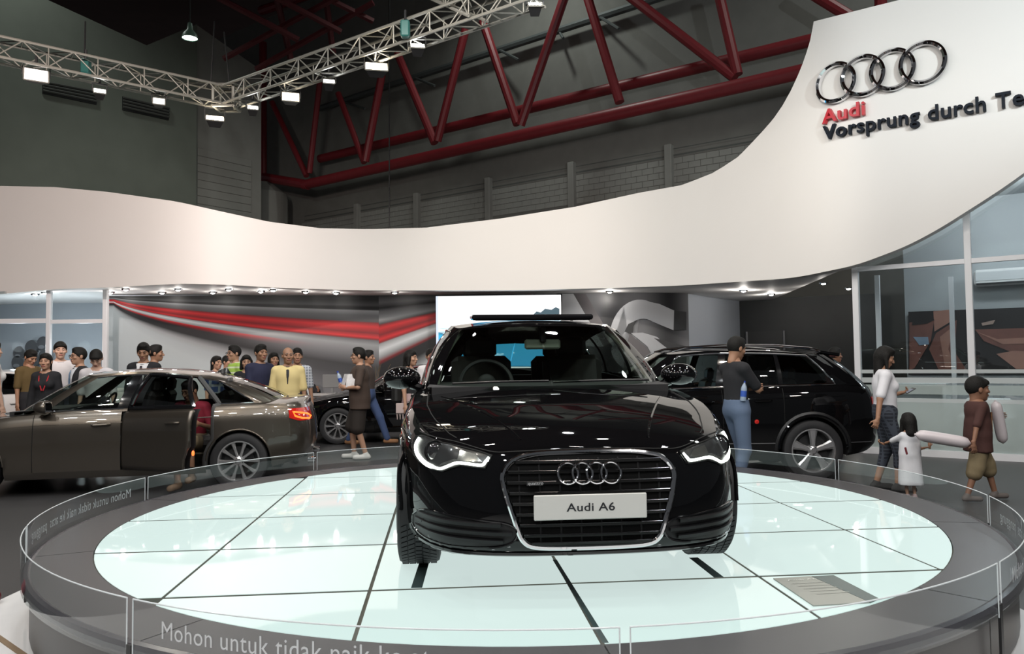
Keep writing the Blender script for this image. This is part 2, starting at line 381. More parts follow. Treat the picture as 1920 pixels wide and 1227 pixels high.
rows = [[a.lerp(b, k/8)-fo for k in range(9)] for a, b in zip(A, B)]
for r in rows:
    for p in r: p.z = max(p.z, 2.9)
m.grid(rows); m.v = [tuple(Vector(v)+fo) for v in m.v]; structure(m, 'ceiling_soffit', M_soffit, 'flat pale soffit behind the curved fascia')
# rings and slogan on the sail
def fsz(u, v):
    Y = ip(YS, u); p = at(u, v, Y); i = int(np.searchsorted(us, u)); s = np.interp(u, us, FS); return s, p.z
def on_fascia(vs, s0, z0, off): return [fas(s0+x, z0+y, off+z) for x, y, z in vs]
rg = thing('ring_emblem', 'four big interlinked chrome rings mounted on the white sail wall', 'emblem', fas(*fsz(1660, 137), .05)); RL = rg.location.copy()
RC = [(1582, 154, 39), (1632, 143, 39.5), (1690, 137, 40), (1744, 121.5, 41)]
RC = [fsz(u, v) for u, v in ((1580, 154), (1633, 143), (1688, 134), (1743, 122))]
rad = .40
sc0 = RC[0][0]; step = (RC[3][0]-RC[0][0])/3; z0 = np.mean([c[1] for c in RC])
rad = step*.71
for k in range(4):
    mb = MB(); pr = [(rad+.03, .0), (rad+.03, .075), (rad, .10), (rad-.03, .075), (rad-.03, .0)]
    V = [[fas(sc0+step*k+r*math.cos(a), z0+r*math.sin(a), z+.01+.012*(k % 2))-RL for r, z in pr] for a in np.linspace(0, 2*PI, 65)]
    mb.grid(V); mb.build('ring', M_chrome, rg, weld=True)
def sign_text(txt, uL, vL, uR, size, m_, name, label, xs=1.25, sp=1.05):
    sL, zL = fsz(uL, vL); sR, _ = fsz(uR, vL); vs, fs = textmesh(txt, size, .035, sp, xs, .016)
    wd = max(v[0] for v in vs)-min(v[0] for v in vs); x0 = min(v[0] for v in vs)
    return vs, fs, sL, zL, x0, wd, sR-sL
t1 = thing('sign_lettering', 'red raised word above the black slogan on the white sail', 'lettering', fas(*fsz(1594, 220), .04))
vs, fs, sL, zL, x0, wd, tw = sign_text('Audi', 1555, 234, 1633, .34, None, '', '')
for lv, lf in split_letters(vs, fs): MB().add([Vector(fas(sL+(x-x0)*tw/wd, zL+y*.9, .05+z))-t1.location for x, y, z in lv], lf).build('raised_letter', mat('sign_red', (.55, .015, .03), .4), t1, smooth=False)
t2 = thing('sign_lettering', 'black raised slogan in long line across the white sail', 'lettering', fas(*fsz(1700, 230), .04))
vs, fs, sL, zL, x0, wd, tw = sign_text('Vorsprung durch Technik', 1556, 264, 1734, .34, None, '', '')
v2, _ = textmesh('Vorsprung', .34, .035, 1.05, 1.25, .016); k = tw/(max(v[0] for v in v2)-min(v[0] for v in v2))
for lv, lf in split_letters(vs, fs): MB().add([Vector(fas(sL+(x-x0)*k, zL+y*.9, .05+z))-t2.location for x, y, z in lv], lf).build('raised_letter', mat('sign_black', (.012, .016, .024), .6, spec=.15), t2, smooth=False)

# downlights in the soffit
M_lampglow = mat('downlight_glow', (1, 1, 1), .3, emit=(1, .97, .92), es=22)
dl_ring = MB().lathe([(.045, .01), (.05, -.012), (.085, -.015), (.09, .01)], 20).mesh('trim_ring', M_chrome)
dl_disc = MB().lathe([(0, -.036), (.024, -.033), (.041, -.024), (.047, -.012)], 20).mesh('lamp_disc', M_lampglow)
sv = [p+fo for r in rows for p in r]; soff = BVHTree.FromPolygons(sv, [(i*9+k, i*9+k+1, (i+1)*9+k+1, (i+1)*9+k) for i in range(len(rows)-1) for k in range(8)])
def downlight(u, v, label, z=3.03, power=26):
    hit = soff.ray_cast(EYEV, pdir(u, v).normalized())[0]; p = hit if hit else ground(u, v, z); t = thing('downlight', label, 'downlight', (p.x, p.y, p.z-.014), 0, 'soffit downlights')
    link('trim_ring', dl_ring, t); link('lamp_disc', dl_disc, t)
    l = bpy.data.lights.new('downlight_light', 'POINT'); l.energy = power; l.shadow_soft_size = .05; l.color = (1, .95, .88)
    lo = link('downlight_light', l, t, (0, 0, -.09)); return t
for u, v, lab in ((85, 548, 'small downlight above the left booth glass beside its post'), (66, 551, 'dim small downlight above the far left booth pane'), (207, 547.5, 'downlight just past the left booth corner post'), (236, 541.5, 'downlight above the start of the red stripes'),
                  (304, 548, 'second downlight along the striped wall, close to the wall'), (334, 542, 'downlight above the suited men'), (399, 547.5, 'downlight over the gap beside the two suited men'), (429, 542, 'downlight over the man in striped green polo'),
                  (489, 545.5, 'downlight over the man in navy polo'), (512, 543, 'faint downlight over the bald man'), (573, 546.5, 'downlight over the reception desk'), (630, 548.5, 'small downlight left of the striped corner'), (740, 547.5, 'downlight right of the striped corner'),
                  (1143, 546, 'downlight above the silver digit mural'), (1394, 544, 'downlight at the grey wall and black wall corner'), (1446, 551, 'downlight close to the black wall'), (1544, 530, 'front downlight before the black wall'), (1591, 539.5, 'downlight beside the glass booth corner post')):
    downlight(u, v, lab, power=3.5 if u < 1000 else (12 if u < 1300 else 22))
# ================================================================ mural walls
def nodes_of(m): return m.node_tree, m.node_tree.nodes, m.node_tree.links
def stripes_mat(name, W, origin_right, pw, ramp, ramp2=None, fade=(0, 1)):
    """fan of stripes over a wall W metres long: x along the wall, z below the top edge (object coordinates)"""
    m = mat(name, (.5, .5, .5), .45); nt, N, Lk = nodes_of(m); b = N['Principled BSDF']
    tc = N.new('ShaderNodeTexCoord'); sx = N.new('ShaderNodeSeparateXYZ'); Lk.new(tc.outputs['Object'], sx.inputs[0])
    def mth(op, a, c):
        n = N.new('ShaderNodeMath'); n.operation = op
        for i, q in ((0, a), (1, c)):
            if q is None: continue
            if isinstance(q, (int, float)): n.inputs[i].default_value = q
            else: Lk.new(q, n.inputs[i])
        return n.outputs[0]
    d = mth('SUBTRACT', W, sx.outputs[0]) if origin_right else sx.outputs[0]
    d = mth('MAXIMUM', d, .12); den = mth('POWER', d, pw); off = mth('MULTIPLY', sx.outputs[2], -1.0)
    wv = mth('DIVIDE', off, den)
    def rampnode(ramp):
        cr_ = N.new('ShaderNodeValToRGB'); Lk.new(wv, cr_.inputs[0]); e = cr_.color_ramp.elements
        while len(e) > 1: e.remove(e[0])
        e[0].position = ramp[0][0]; e[0].color = (*ramp[0][1], 1)
        for p, c in ramp[1:]:
            k = e.new(p); k.color = (*c, 1)
        return cr_.outputs[0]
    res = rampnode(ramp)
    if ramp2:
        mr_ = N.new('ShaderNodeMapRange'); mr_.interpolation_type = 'SMOOTHSTEP'; Lk.new(sx.outputs[0], mr_.inputs[0]); mr_.inputs[1].default_value = fade[0]; mr_.inputs[2].default_value = fade[1]
        mx = N.new('ShaderNodeMix'); mx.data_type = 'RGBA'; Lk.new(mr_.outputs[0], mx.inputs[0]); Lk.new(res, mx.inputs[6]); Lk.new(rampnode(ramp2), mx.inputs[7]); res = mx.outputs[2]
    Lk.new(res, b.inputs['Base Color']); return m
ZT = 3.06
def wall_between(name, a, b, m_, label, th=.15, z1=ZT, kind='structure'):
    a, b = Vector((a[0], a[1], 0)), Vector((b[0], b[1], 0)); L = (b-a).length; rz = math.atan2(b.y-a.y, b.x-a.x)
    o = MB().add([(0, 0, 0), (L, 0, 0), (L, 0, -z1), (0, 0, -z1), (0, th, 0), (L, th, 0), (L, th, -z1), (0, th, -z1)], [(0, 1, 2, 3), (4, 7, 6, 5), (0, 4, 5, 1), (2, 6, 7, 3), (0, 3, 7, 4), (1, 5, 6, 2)]).build(name, m_, None, (a.x, a.y, z1), (0, 0, rz), smooth=False)
    tag(o, label, None, None, kind); return o, L
K, G1, G2, G3, RD, RB, WH = (.010, .010, .012), (.07, .07, .075), (.13, .13, .14), (.30, .31, .32), (.20, .008, .012), (.62, .018, .022), (.66, .68, .70)
A0, A1 = at(203, 553, 17.6), at(710, 549, 18.1); A2 = at(1290, 548, 17.7)
L1 = (A1-A0).length
def mr(lst, s): return [(p*s, c) for p, c in lst]
s_off = 18.1/1475
# photo offsets (px) below the top edge at 500 px along: scaled to metres for that wall
k1 = s_off/( (500*s_off)**.55 )
r1 = [(0, K), (10*k1, K), (20*k1, G1), (24*k1, K), (29*k1, K), (31*k1, G3), (40*k1, G2), (52*k1, G1), (54*k1, RD), (62*k1, RB), (74*k1, RD), (82*k1, RB), (86*k1, RD), (88*k1, G3), (95*k1, WH), (104*k1, G3), (107*k1, RB), (113*k1, RD), (120*k1, K), (143*k1, K), (165*k1, G3), (185*k1, (.38, .41, .43)), (300*k1, (.43, .47, .485))]
r1b = r1[:r1.index((86*k1, RD))+1]+[(88*k1, G2), (97*k1, G3), (108*k1, (.22, .22, .23)), (122*k1, G2), (140*k1, (.03, .03, .033)), (160*k1, (.05, .05, .055)), (190*k1, G2), (222*k1, (.20, .205, .215)), (300*k1, G3)]
mw1, _ = wall_between('wall_mural_left', A0, A1, stripes_mat('stripe_print_left', L1, False, .55, r1, r1b, (L1*.35, L1*.78)), 'mural wall with red, black and silver light streaks')
L2 = (A2-A1).length; k2 = s_off/((290*s_off)**1.15)
r2 = [(0, K), (14*k2, G2), (24*k2, K), (30*k2, G2), (45*k2, G3), (52*k2, G1), (54*k2, RD), (60*k2, RB), (72*k2, RD), (80*k2, RB), (86*k2, RD), (88*k2, G3), (100*k2, WH), (112*k2, G3), (120*k2, RD), (126*k2, K), (150*k2, K), (172*k2, G3), (190*k2, WH), (230*k2, G2), (300*k2, G3)]
A15 = A1.lerp(A2, .58)
mw2, _ = wall_between('wall_mural_centre', A1, A15, stripes_mat('stripe_print_right', (A15-A1).length-.35, True, 1.15, r2), 'mural wall of streaks fanning the other way beside the screen')
# the wall with the big silver letter and digit
m = mat('digit_wall', (.05, .05, .055), .45); nt, N, Lk = nodes_of(m); tc = N.new('ShaderNodeTexCoord'); wv = N.new('ShaderNodeTexWave'); wv.inputs['Scale'].default_value = .25; wv.inputs['Distortion'].default_value = 2
cr_ = N.new('ShaderNodeValToRGB'); cr_.color_ramp.elements[0].color = (.015, .015, .018, 1); cr_.color_ramp.elements[1].color = (.16, .16, .17, 1)
Lk.new(tc.outputs['Object'], wv.inputs[0]); Lk.new(wv.outputs[0], cr_.inputs[0]); Lk.new(cr_.outputs[0], N['Principled BSDF'].inputs['Base Color'])
mw3, L3 = wall_between('wall_mural_right', A15, A2, m, 'dark mural wall with a giant silver letter and digit')
def on_wall(u, v, off=.012):
    d = pdir(u, v); n = Vector((-(A2-A1).y, (A2-A1).x, 0)).normalized(); return EYEV+d*((A1-n*off-EYEV).dot(n)/d.dot(n))
def grad_mat(name, c0, c1, axis, lo, hi, rough=.4):
    m = mat(name, c0, rough); nt, N, Lk = nodes_of(m); tc = N.new('ShaderNodeTexCoord'); sx = N.new('ShaderNodeSeparateXYZ'); mp = N.new('ShaderNodeMapRange'); cr_ = N.new('ShaderNodeMix'); cr_.data_type = 'RGBA'
    mp.inputs[1].default_value = lo; mp.inputs[2].default_value = hi; cr_.inputs[6].default_value = (*c0, 1); cr_.inputs[7].default_value = (*c1, 1)
    Lk.new(tc.outputs['Object'], sx.inputs[0]); Lk.new(sx.outputs[axis], mp.inputs[0]); Lk.new(mp.outputs[0], cr_.inputs[0]); Lk.new(cr_.outputs[2], N['Principled BSDF'].inputs['Base Color']); return m
gr = thing('mural_graphic', 'giant silver letter and digit graphic on the dark mural wall', 'graphic', Vector((on_wall(1180, 690).x, on_wall(1180, 690).y, 0))); GL2 = gr.location.copy()
def wpoly(name, px, m_, off=.012):
    P = [on_wall(u, v, off)-GL2 for u, v in px]; mb = MB(); slab(mb, P, Vector((0, .01, 0)), 1.0); return mb.build(name, m_, gr, smooth=False)
gs = grad_mat('silver_print', (.20, .20, .21), (.62, .63, .66), 2, .9, 2.9); gd = mat('dark_print', (.03, .03, .032), .4); gm = mat('mid_print', (.12, .11, .115), .4)
wpoly('letter_face', [(1054, 551), (1075, 551), (1132, 650), (1095, 650), (1072, 596), (1054, 630)], gs)
wpoly('letter_side', [(1076, 551), (1098, 551), (1150, 640), (1132, 650)], gm, .014)
arc = lambda cx, cy, rx, ry, a0, a1, n=14: [(cx+rx*math.cos(R(a)), cy-ry*math.sin(R(a))) for a in np.linspace(a0, a1, n)]
wpoly('digit_face', arc(1200, 640, 58, 78, 180, 70)+[(1236, 570), (1265, 583)]+[(1264, 620)]+arc(1206, 640, 36, 42, 60, 180)+arc(1206, 655, 60, 45, 180, 250), gs, .016)
wpoly('digit_side', [(1264, 583), (1287, 585), (1287, 619), (1263, 620)], gd, .018)
wpoly('digit_hollow', [(1171, 622), (1178, 608), (1195, 600), (1188, 612), (1186, 628)], gd, .020)
wpoly('digit_bowl', [(1183, 625), (1205, 624), (1232, 632), (1256, 655), (1268, 690), (1276, 740), (1200, 740), (1230, 680), (1214, 650)], gs, .022)
wpoly('digit_bowl_side', [(1226, 634), (1250, 640), (1287, 650), (1287, 720), (1270, 690), (1254, 656)], gd, .024)
wpoly('digit_shadow', [(1180, 626), (1213, 652), (1228, 680), (1200, 740), (1160, 740)], gm, .021)
# grey side wall with a flush door, black wall with a dark doorway
B0, B1, B2 = at(1290, 546, 18.0), at(1386, 560, 20.9), at(1640, 548, 19.4)
wall_between('wall_grey', B0, B1, mat('grey_wall', (.40, .43, .48), .6), 'plain grey wall beside the mural')
wall_between('wall_black', B1, B2, mat('black_wall', (.014, .016, .017), .5, noise=(2, .4)), 'matt black wall behind the tall black car')
def board(name, px, Y0, Y1, m_, th=.05, kind=None, label=None, parent=None, ref=None):
    P = [at(px[0], px[1], Y0), at(px[2], px[1], Y1), at(px[2], px[3], Y1), at(px[0], px[3], Y0)]
    if ref is not None: P = [p-ref for p in P]
    mb = MB(); slab(mb, P, Vector((0, 1, 0)), th); o = mb.build(name, m_, parent, smooth=False)
    if kind: o['kind'] = kind
    if label: o['label'] = label
    return o
g0 = B0.lerp(B1, .58)+Vector((-.06, -.03, 0)); g1 = B0.lerp(B1, .86)+Vector((-.06, -.03, 0))
mb = MB(); slab(mb, [Vector((g0.x, g0.y, 0)), Vector((g1.x, g1.y, 0)), Vector((g1.x, g1.y, 2.2)), Vector((g0.x, g0.y, 2.2))], Vector((.05, .02, 0)), 1)
d1 = structure(mb, 'door_1', mat('grey_door', (.46, .49, .53), .55), 'grey flush door in the grey wall', smooth=False)
mb = MB(); slab(mb, [Vector((g0.x, g0.y, 2.2)), Vector((g1.x, g1.y, 2.2)), Vector((g1.x, g1.y, 2.24)), Vector((g0.x, g0.y, 2.24))], Vector((.0, -.05, 0)), 1); mb.build('door_header', mat('door_dark', (.12, .12, .13), .6), d1, smooth=False)
q0, q1 = B1.lerp(B2, .045)+Vector((0, -.05, 0)), B1.lerp(B2, .33)+Vector((0, -.05, 0))
mb = MB(); slab(mb, [Vector((q0.x, q0.y, 0)), Vector((q1.x, q1.y, 0)), Vector((q1.x, q1.y, 2.2)), Vector((q0.x, q0.y, 2.2))], Vector((0, .04, 0)), 1)
d2 = structure(mb, 'door_2', mat('black_door', (.022, .023, .024), .5), 'black doorway in the black wall', smooth=False)
for p in (q0, q1): MB().box((p.x, p.y-.02, 1.1), (.05, .05, 2.2)).build('door_jamb', mat('jamb_grey', (.16, .16, .17), .5), d2, smooth=False)
# ================================================================ LED screen
S0, S1, S2 = at(818, 570, 17.1), at(1051, 554, 17.25), at(1051, 690, 17.25)
zb, zt = at(818, 690, 17.1).z-.4, S1.z; Ls = S1.x-S0.x
ws = thing('video_screen', 'bright video wall showing white sky over blue water, before the mural', 'screen', (S0.x, 17.1, zb))
MB().box((Ls/2, .11, (zt-zb)/2), (Ls+.04, .14, zt-zb+.04)).build('screen_housing', M_black, ws, smooth=False)
m = mat('screen_picture', (0, 0, 0), .3); nt, N, Lk = nodes_of(m); tc = N.new('ShaderNodeTexCoord'); sx = N.new('ShaderNodeSeparateXYZ'); Lk.new(tc.outputs['Object'], sx.inputs[0])
mp = N.new('ShaderNodeMapRange'); mp.inputs[1].default_value = 0; mp.inputs[2].default_value = zt-zb; Lk.new(sx.outputs[2], mp.inputs[0])
n1 = N.new('ShaderNodeTexNoise'); n1.inputs['Scale'].default_value = 5; mpg = N.new('ShaderNodeMapping'); mpg.inputs['Scale'].default_value = (.35, 1, 3.5); Lk.new(tc.outputs['Object'], mpg.inputs[0]); Lk.new(mpg.outputs[0], n1.inputs['Vector'])
ad = N.new('ShaderNodeMath'); ad.operation = 'MULTIPLY_ADD'; Lk.new(n1.outputs['Fac'], ad.inputs[0]); ad.inputs[1].default_value = .16; Lk.new(mp.outputs[0], ad.inputs[2])
cr_ = N.new('ShaderNodeValToRGB'); Lk.new(ad.outputs[0], cr_.inputs[0]); e = cr_.color_ramp.elements; e[0].position = .15; e[0].color = (.04, .28, .55, 1); e[1].position = .62; e[1].color = (.03, .36, .62, 1)
for p, c in ((.655, (.02, .30, .50)), (.68, (.04, .14, .22)), (.70, (.75, .9, .95)), (.74, (.95, .97, 1)), (1, (1, 1, 1))):
    k = e.new(p); k.color = (*c, 1)
Lk.new(cr_.outputs[0], N['Principled BSDF'].inputs['Emission Color']); N['Principled BSDF'].inputs['Emission Strength'].default_value = 1.5
MB().add([(0, .03, 0), (Ls, .03, 0), (Ls, .03, zt-zb), (0, .03, zt-zb)], [(0, 1, 2, 3)]).build('picture', m, ws, smooth=False)
mb = MB(); pl = [(1000, 590), (1006, 584), (1014, 586), (1022, 579), (1034, 581), (1042, 576), (1049, 579), (1049, 602), (998, 600)]
S = Vector((S0.x, 17.1, zb)); mb.add([Vector((at(u, v, 17.1).x-S.x, .026, at(u, v, 17.1).z-zb)) for u, v in pl], [tuple(range(len(pl)))]); mb.build('picture_trees', mat('screen_trees', (0, 0, 0), .3, emit=(.04, .09, .12), es=1.2), ws, smooth=False)
MB().box((.015, .022, (zt-zb)/2), (.05, .01, zt-zb)).build('picture_edge', mat('screen_edge', (0, 0, 0), .3, emit=(.72, .80, 1), es=1.1), ws, smooth=False)
# ================================================================ left glass booth
YB = 16.75
bl = thing('glass_booth', 'glass booth with white frame at the near end of the striped wall', 'booth', (at(100, 700, YB).x, YB, 0)); BL = bl.location.copy()
def bbox(name, u0, v0, u1, v1, m_, par, ref, Y, d=.08, dy=0.):
    p, q = at(u0, v0, Y), at(u1, v1, Y); return MB().box(((p.x+q.x)/2-ref.x, dy, (p.z+q.z)/2-ref.z), (abs(q.x-p.x), d, abs(q.z-p.z))).build(name, m_, par, smooth=False)
def post(name, u0, u1, vt, m_, par, ref, Y, d=.1):
    p, q = at(u0, vt, Y), at(u1, vt, Y); return MB().box(((p.x+q.x)/2-ref.x, 0, p.z/2-ref.z), (q.x-p.x, d, p.z), bev=.008).build(name, m_, par, smooth=False)
post('post', 89, 97, 540, M_frame, bl, BL, YB); post('post', 194.5, 203, 536, M_frame, bl, BL, YB); post('post', -120, -111, 552, M_frame, bl, BL, YB)
bbox('transom', -120, 600, 89, 606, M_frame, bl, BL, YB); bbox('transom', 97, 600, 194, 606, M_frame, bl, BL, YB)
for u0, u1 in ((-111, 89), (97, 194.5)):
    bbox('pane', u0, 548, u1, 600, M_booth_glass, bl, BL, YB, .01); bbox('pane', u0, 606, u1, 800, M_booth_glass, bl, BL, YB, .01)
mg = mat('booth_wall_grey', (.38, .41, .45), .6)
MB().box((-1.0, 2.9, 1.6), (6.5, .1, 3.2)).build('rear_wall', mg, bl, smooth=False)
for x in (.55, 1.02): MB().box((x, 2.82, 1.6), (.05, .06, 3.2)).build('wall_batten', mat('batten', (.30, .33, .35), .6), bl, smooth=False)
bp = thing('grey_poster', 'faded grey poster of dark rounded shapes inside the booth behind glass', 'poster', (at(55, 680, 19.4).x, 19.44, 0)); BP = bp.location.copy()
ps = mat('poster_shade', (.05, .052, .058), .6); pm = mat('poster_mid', (.15, .155, .17), .6)
for k, (u, v, r) in enumerate(((35, 662, 11), (58, 652, 12), (80, 645, 12), (33, 680, 12), (60, 676, 13), (84, 668, 12))):
    p = at(u, v, 19.4); rr = r*19.4/1475
    MB().lathe([(0, .02+.002*k), (rr*.9, .02+.002*k), (rr, 0)], 20, Matrix.Translation((p.x-BP.x, -.03, p.z)) @ Matrix.Rotation(PI/2, 4, 'X') @ Matrix.Diagonal((1, 1.15, 1, 1))).build('poster_shape', ps, bp)
    MB().lathe([(0, .026+.002*k), (rr*.42, .026+.002*k)], 14, Matrix.Translation((p.x-BP.x-.02, -.03, p.z-rr*.5)) @ Matrix.Rotation(PI/2, 4, 'X') @ Matrix.Diagonal((1.2, .7, 1, 1))).build('poster_light', pm, bp)
# ================================================================ right glass booth
def sR(u): return (rb_(u, 670)-P0).dot(DR)
br = thing('glass_booth', 'large glass booth with white posts and frosted stripes, beside the walking boy', 'booth', P0, math.atan2(DR.y, DR.x))
def rbox(name, s0, s1, z0, z1, m_, y=0., d=.08, bev=0): return MB().box(((s0+s1)/2, y, (z0+z1)/2), (s1-s0, d, z1-z0), bev=bev).build(name, m_, br, smooth=False)
sA, sB, sC = 0., sR(1822), 3.4
wP = .045
rbox('post', sA-wP, sA+wP, 0, 2.9, M_frame, 0, .1, .006); rbox('post', sB-wP, sB+wP, 0, 3.72, M_frame, 0, .1, .006); rbox('post', sC-wP, sC+wP, 0, 4.3, M_frame, 0, .1, .006)
rbox('transom', sA+wP, sB-wP, 2.83, 2.90, M_frame); rbox('transom', sB+wP, sC-wP, 2.83, 2.90, M_frame)
rbox('base_rail', sA+wP, sB-wP, 0, .10, M_frame, 0, .12); rbox('base_rail', sB+wP, sC-wP, 0, .10, M_frame, 0, .12)
M_frost = mat('frosted_film', (.70, .74, .74), .6, alpha=.55)
M_frost2 = mat('frosted_film_low', (.55, .63, .61), .6, alpha=.45)
for s0, s1 in ((sA+wP, sB-wP), (sB+wP, sC-wP)):
    rbox('pane', s0, s1, .10, 2.83, M_booth_glass, 0, .012)
    for z0, z1 in ((1.235, 1.29), (1.09, 1.17), (.80, .86)): rbox('frosted_stripe', s0, s1, z0, z1, M_frost, -.012, .004)
    rbox('frosted_stripe', s0, s1, .92, 1.06, M_frost2, -.012, .004); rbox('frosted_stripe', s0, s1, .10, .80, M_frost2, -.012, .004)
rbox('pane', sA+wP+.02, sB-wP, 2.90, 3.7, M_booth_glass, 0, .012); rbox('pane', sB+wP, sC-wP, 2.90, 4.2, M_booth_glass, 0, .012)
# side return of the booth and its rear wall, ceiling
for s, x in ((.42, .0), (1.15, .9)):
    MB().box((s-.3+x*.2, .9+x*1.3, 1.42), (.07, .07, 2.84)).build('inner_post', M_frame, br, smooth=False)
wr = mat('booth_wall_light', (.44, .46, .47), .55)
MB().box((2.7, 3.2, 2.3), (5.2, .1, 4.6)).build('rear_wall', wr, br, smooth=False)
MB().box((2.6, 1.9, 4.35), (5.0, 2.5, .06)).build('booth_ceiling', wr, br, smooth=False)
Q0 = br.matrix_basis.copy(); br_m = Matrix.Translation(P0) @ Matrix.Rotation(math.atan2(DR.y, DR.x), 4, 'Z'); br_i = br_m.inverted()
def rw(u, v, y=3.12):
    a = br_i @ EYEV; d = br_i.to_3x3() @ pdir(u, v); return a+d*((y-a.y)/d.y)
# poster of leather seats on the rear wall
c = br_m @ Vector((rw(1800, 640).x, 3.1, 0))
po = thing('seat_poster', 'poster of brown leather car seats on the rear wall of the glass booth', 'poster', c, math.atan2(DR.y, DR.x)); cl_ = br_i @ c
def ppoly(name, px, m_, y):
    mb = MB(); P = [rw(u, v, y)-cl_ for u, v in px]; slab(mb, P, Vector((0, 1, 0)), .006); return mb.build(name, m_, po, smooth=False)
pk, pb_, pt, pw_ = mat('print_black', (.018, .014, .014), .4), mat('print_brown', (.21, .085, .065), .4, noise=(3, .4)), mat('print_tan', (.40, .20, .15), .4, noise=(3, .3)), mat('print_pale', (.42, .30, .25), .4)
ppoly('poster_sheet', [(1703, 585), (1990, 574), (1990, 702), (1703, 703)], pk, 3.09)
ppoly('seat_print', [(1705, 605), (1752, 600), (1745, 640), (1715, 690), (1705, 695)], pb_, 3.07)
ppoly('seat_print', [(1750, 584), (1790, 580), (1788, 600), (1752, 622)], pt, 3.072)
ppoly('seat_print', [(1755, 625), (1794, 600), (1790, 660), (1812, 694), (1760, 694), (1742, 655)], pb_, 3.068)
ppoly('seat_print', [(1762, 632), (1788, 612), (1778, 655), (1790, 690), (1772, 690)], pt, 3.064)
ppoly('headrest_print', [(1712, 597), (1745, 592), (1752, 600), (1738, 607), (1710, 610)], pk, 3.06)
ppoly('light_print', [(1712, 632), (1740, 632), (1742, 646), (1724, 648)], mat('print_blue', (.25, .34, .45), .4), 3.06)
ppoly('seat_print', [(1828, 618), (1990, 614), (1990, 660), (1900, 662), (1845, 640)], pb_, 3.07)
ppoly('seat_print', [(1830, 622), (1870, 636), (1990, 630), (1990, 642), (1880, 646)], pt, 3.064)
ppoly('panel_print', [(1868, 664), (1900, 658), (1990, 662), (1990, 692), (1905, 692)], pt, 3.066)
ppoly('switch_print', [(1840, 606), (1866, 600), (1862, 608), (1842, 611)], pw_, 3.06)
# bare point lights without fixtures, added to brighten the booth interiors
for o_, zz, pw, xx, yy in ((br, 4.1, 60, 1.6, 1.6), (br, 4.1, 60, 3.4, 1.6), (bl, 1.95, 50, .1, 1.0), (bl, 1.95, 55, -1.4, 1.0)):
    l = bpy.data.lights.new('booth_fill_light', 'POINT'); l.shadow_soft_size = .12; l.energy = pw; l.color = (.92, .97, 1); link('booth_fill_light', l, o_, (xx, yy, zz))
# air conditioner
c = br_m @ Vector((rw(1890, 520).x, 3.0, rw(1890, 520).z))
ac = thing('air_conditioner', 'white split air conditioner high on the rear wall of the glass booth', 'air conditioner', c, math.atan2(DR.y, DR.x))
MB().box((0, 0, 0), (1.0, .22, .29), bev=.04).build('body', M_white, ac); MB().box((0, -.112, -.11), (.92, .02, .03)).build('outlet', M_black, ac, smooth=False); MB().box((0, -.113, .02), (.94, .01, .16), bev=.004).build('front_panel', mat('ac_panel', (.72, .73, .74), .3), ac, smooth=False)
# white furniture behind the frosted glass
for k, (u, x0, lab) in enumerate(((1850, .36, 'white armchair behind the frosted glass, beside the boy'), (1716, .5, 'white counter with papers behind the frosted glass'))):
    p = br_m @ Vector((rw(u, 790, 1.2).x, 1.3, 0)); t = thing('armchair' if k == 0 else 'counter', lab, 'chair' if k == 0 else 'counter', p, math.atan2(DR.y, DR.x))
    mw_ = mat('white_leather', (.82, .83, .82), .5)
    if k == 0:
        MB().box((0, 0, .25), (.55, .6, .34), bev=.05).build('seat', mw_, t); MB().box((0, .26, .5), (.7, .16, .62), bev=.06).build('backrest', mw_, t)
        for s in (-1, 1): MB().box((s*.32, 0, .33), (.13, .62, .5), bev=.05).build('armrest', mw_, t)
        for s in (-1, 1):
            for q in (-1, 1): MB().box((s*.3, q*.25, .045), (.05, .05, .09)).build('leg', M_black, t)
    else:
        MB().box((0, 0, 1.03), (1.0, .5, .05), bev=.01).build('top', mw_, t)
        for s in (-1, 1): MB().box((s*.46, 0, .5), (.05, .46, 1.0)).build('side_panel', mw_, t)
        MB().box((0, .2, .5), (.88, .03, .98)).build('back_panel', mw_, t)

# ================================================================ lighting truss with floods
M_alu = mat('truss_aluminium', (.36, .35, .31), .4, .5)
def truss(label, A, B, size=.34, bay=.36, up=Vector((0, 0, 1)), nm='lighting_truss'):
    A, B = Vector(A), Vector(B); d = (B-A); L = d.length; d.normalize(); sd = d.cross(up).normalized(); t = thing(nm, label, 'truss', A)
    h = size/2; C = [sd*h*a+up*h*b for a, b in ((-1, -1), (1, -1), (1, 1), (-1, 1))]
    unit = bpy.data.meshes.get('brace') or MB().cyl((0, 0, 0), (0, 0, 1), 1, 6).mesh('brace', M_alu)
    def rod(name, p, q, r):
        v = q-p; o = link(name, unit, t, p); o.rotation_euler = v.to_track_quat('Z', 'Y').to_euler(); o.scale = (r, r, v.length)
    for c in C: rod('chord', c, c+d*L, .024)
    n = max(2, int(L/bay))
    for i in range(n):
        s0, s1 = L*i/n, L*(i+1)/n
        for k in range(4):
            a, b = C[k], C[(k+1) % 4]
            if (i+k) % 2: a, b = b, a
            rod('brace', a+d*s0, b+d*s1, .011)
        rod('brace', C[i % 4]+d*s1, C[(i+1) % 4]+d*s1, .011)
        rod('brace', C[(i+2) % 4]+d*s1, C[(i+3) % 4]+d*s1, .011)
    return t
TC, TLf, TR = at(425, 184, 14.8), at(-60, 81, 12.45), at(1010, -18, 10.85)
truss('aluminium box truss with floods before the grey side wall', TC, TLf); truss('aluminium box truss with floods before the red roof truss', TC, TR)
TX = at(896, 20, 11.35); truss('aluminium cross truss joining at the top of the picture', TX+Vector((0, 0, .05)), at(795, -30, 12.6))
mb = MB()
jb = thing('truss_corner', 'corner block joining the two lighting trusses', 'truss corner', TC)
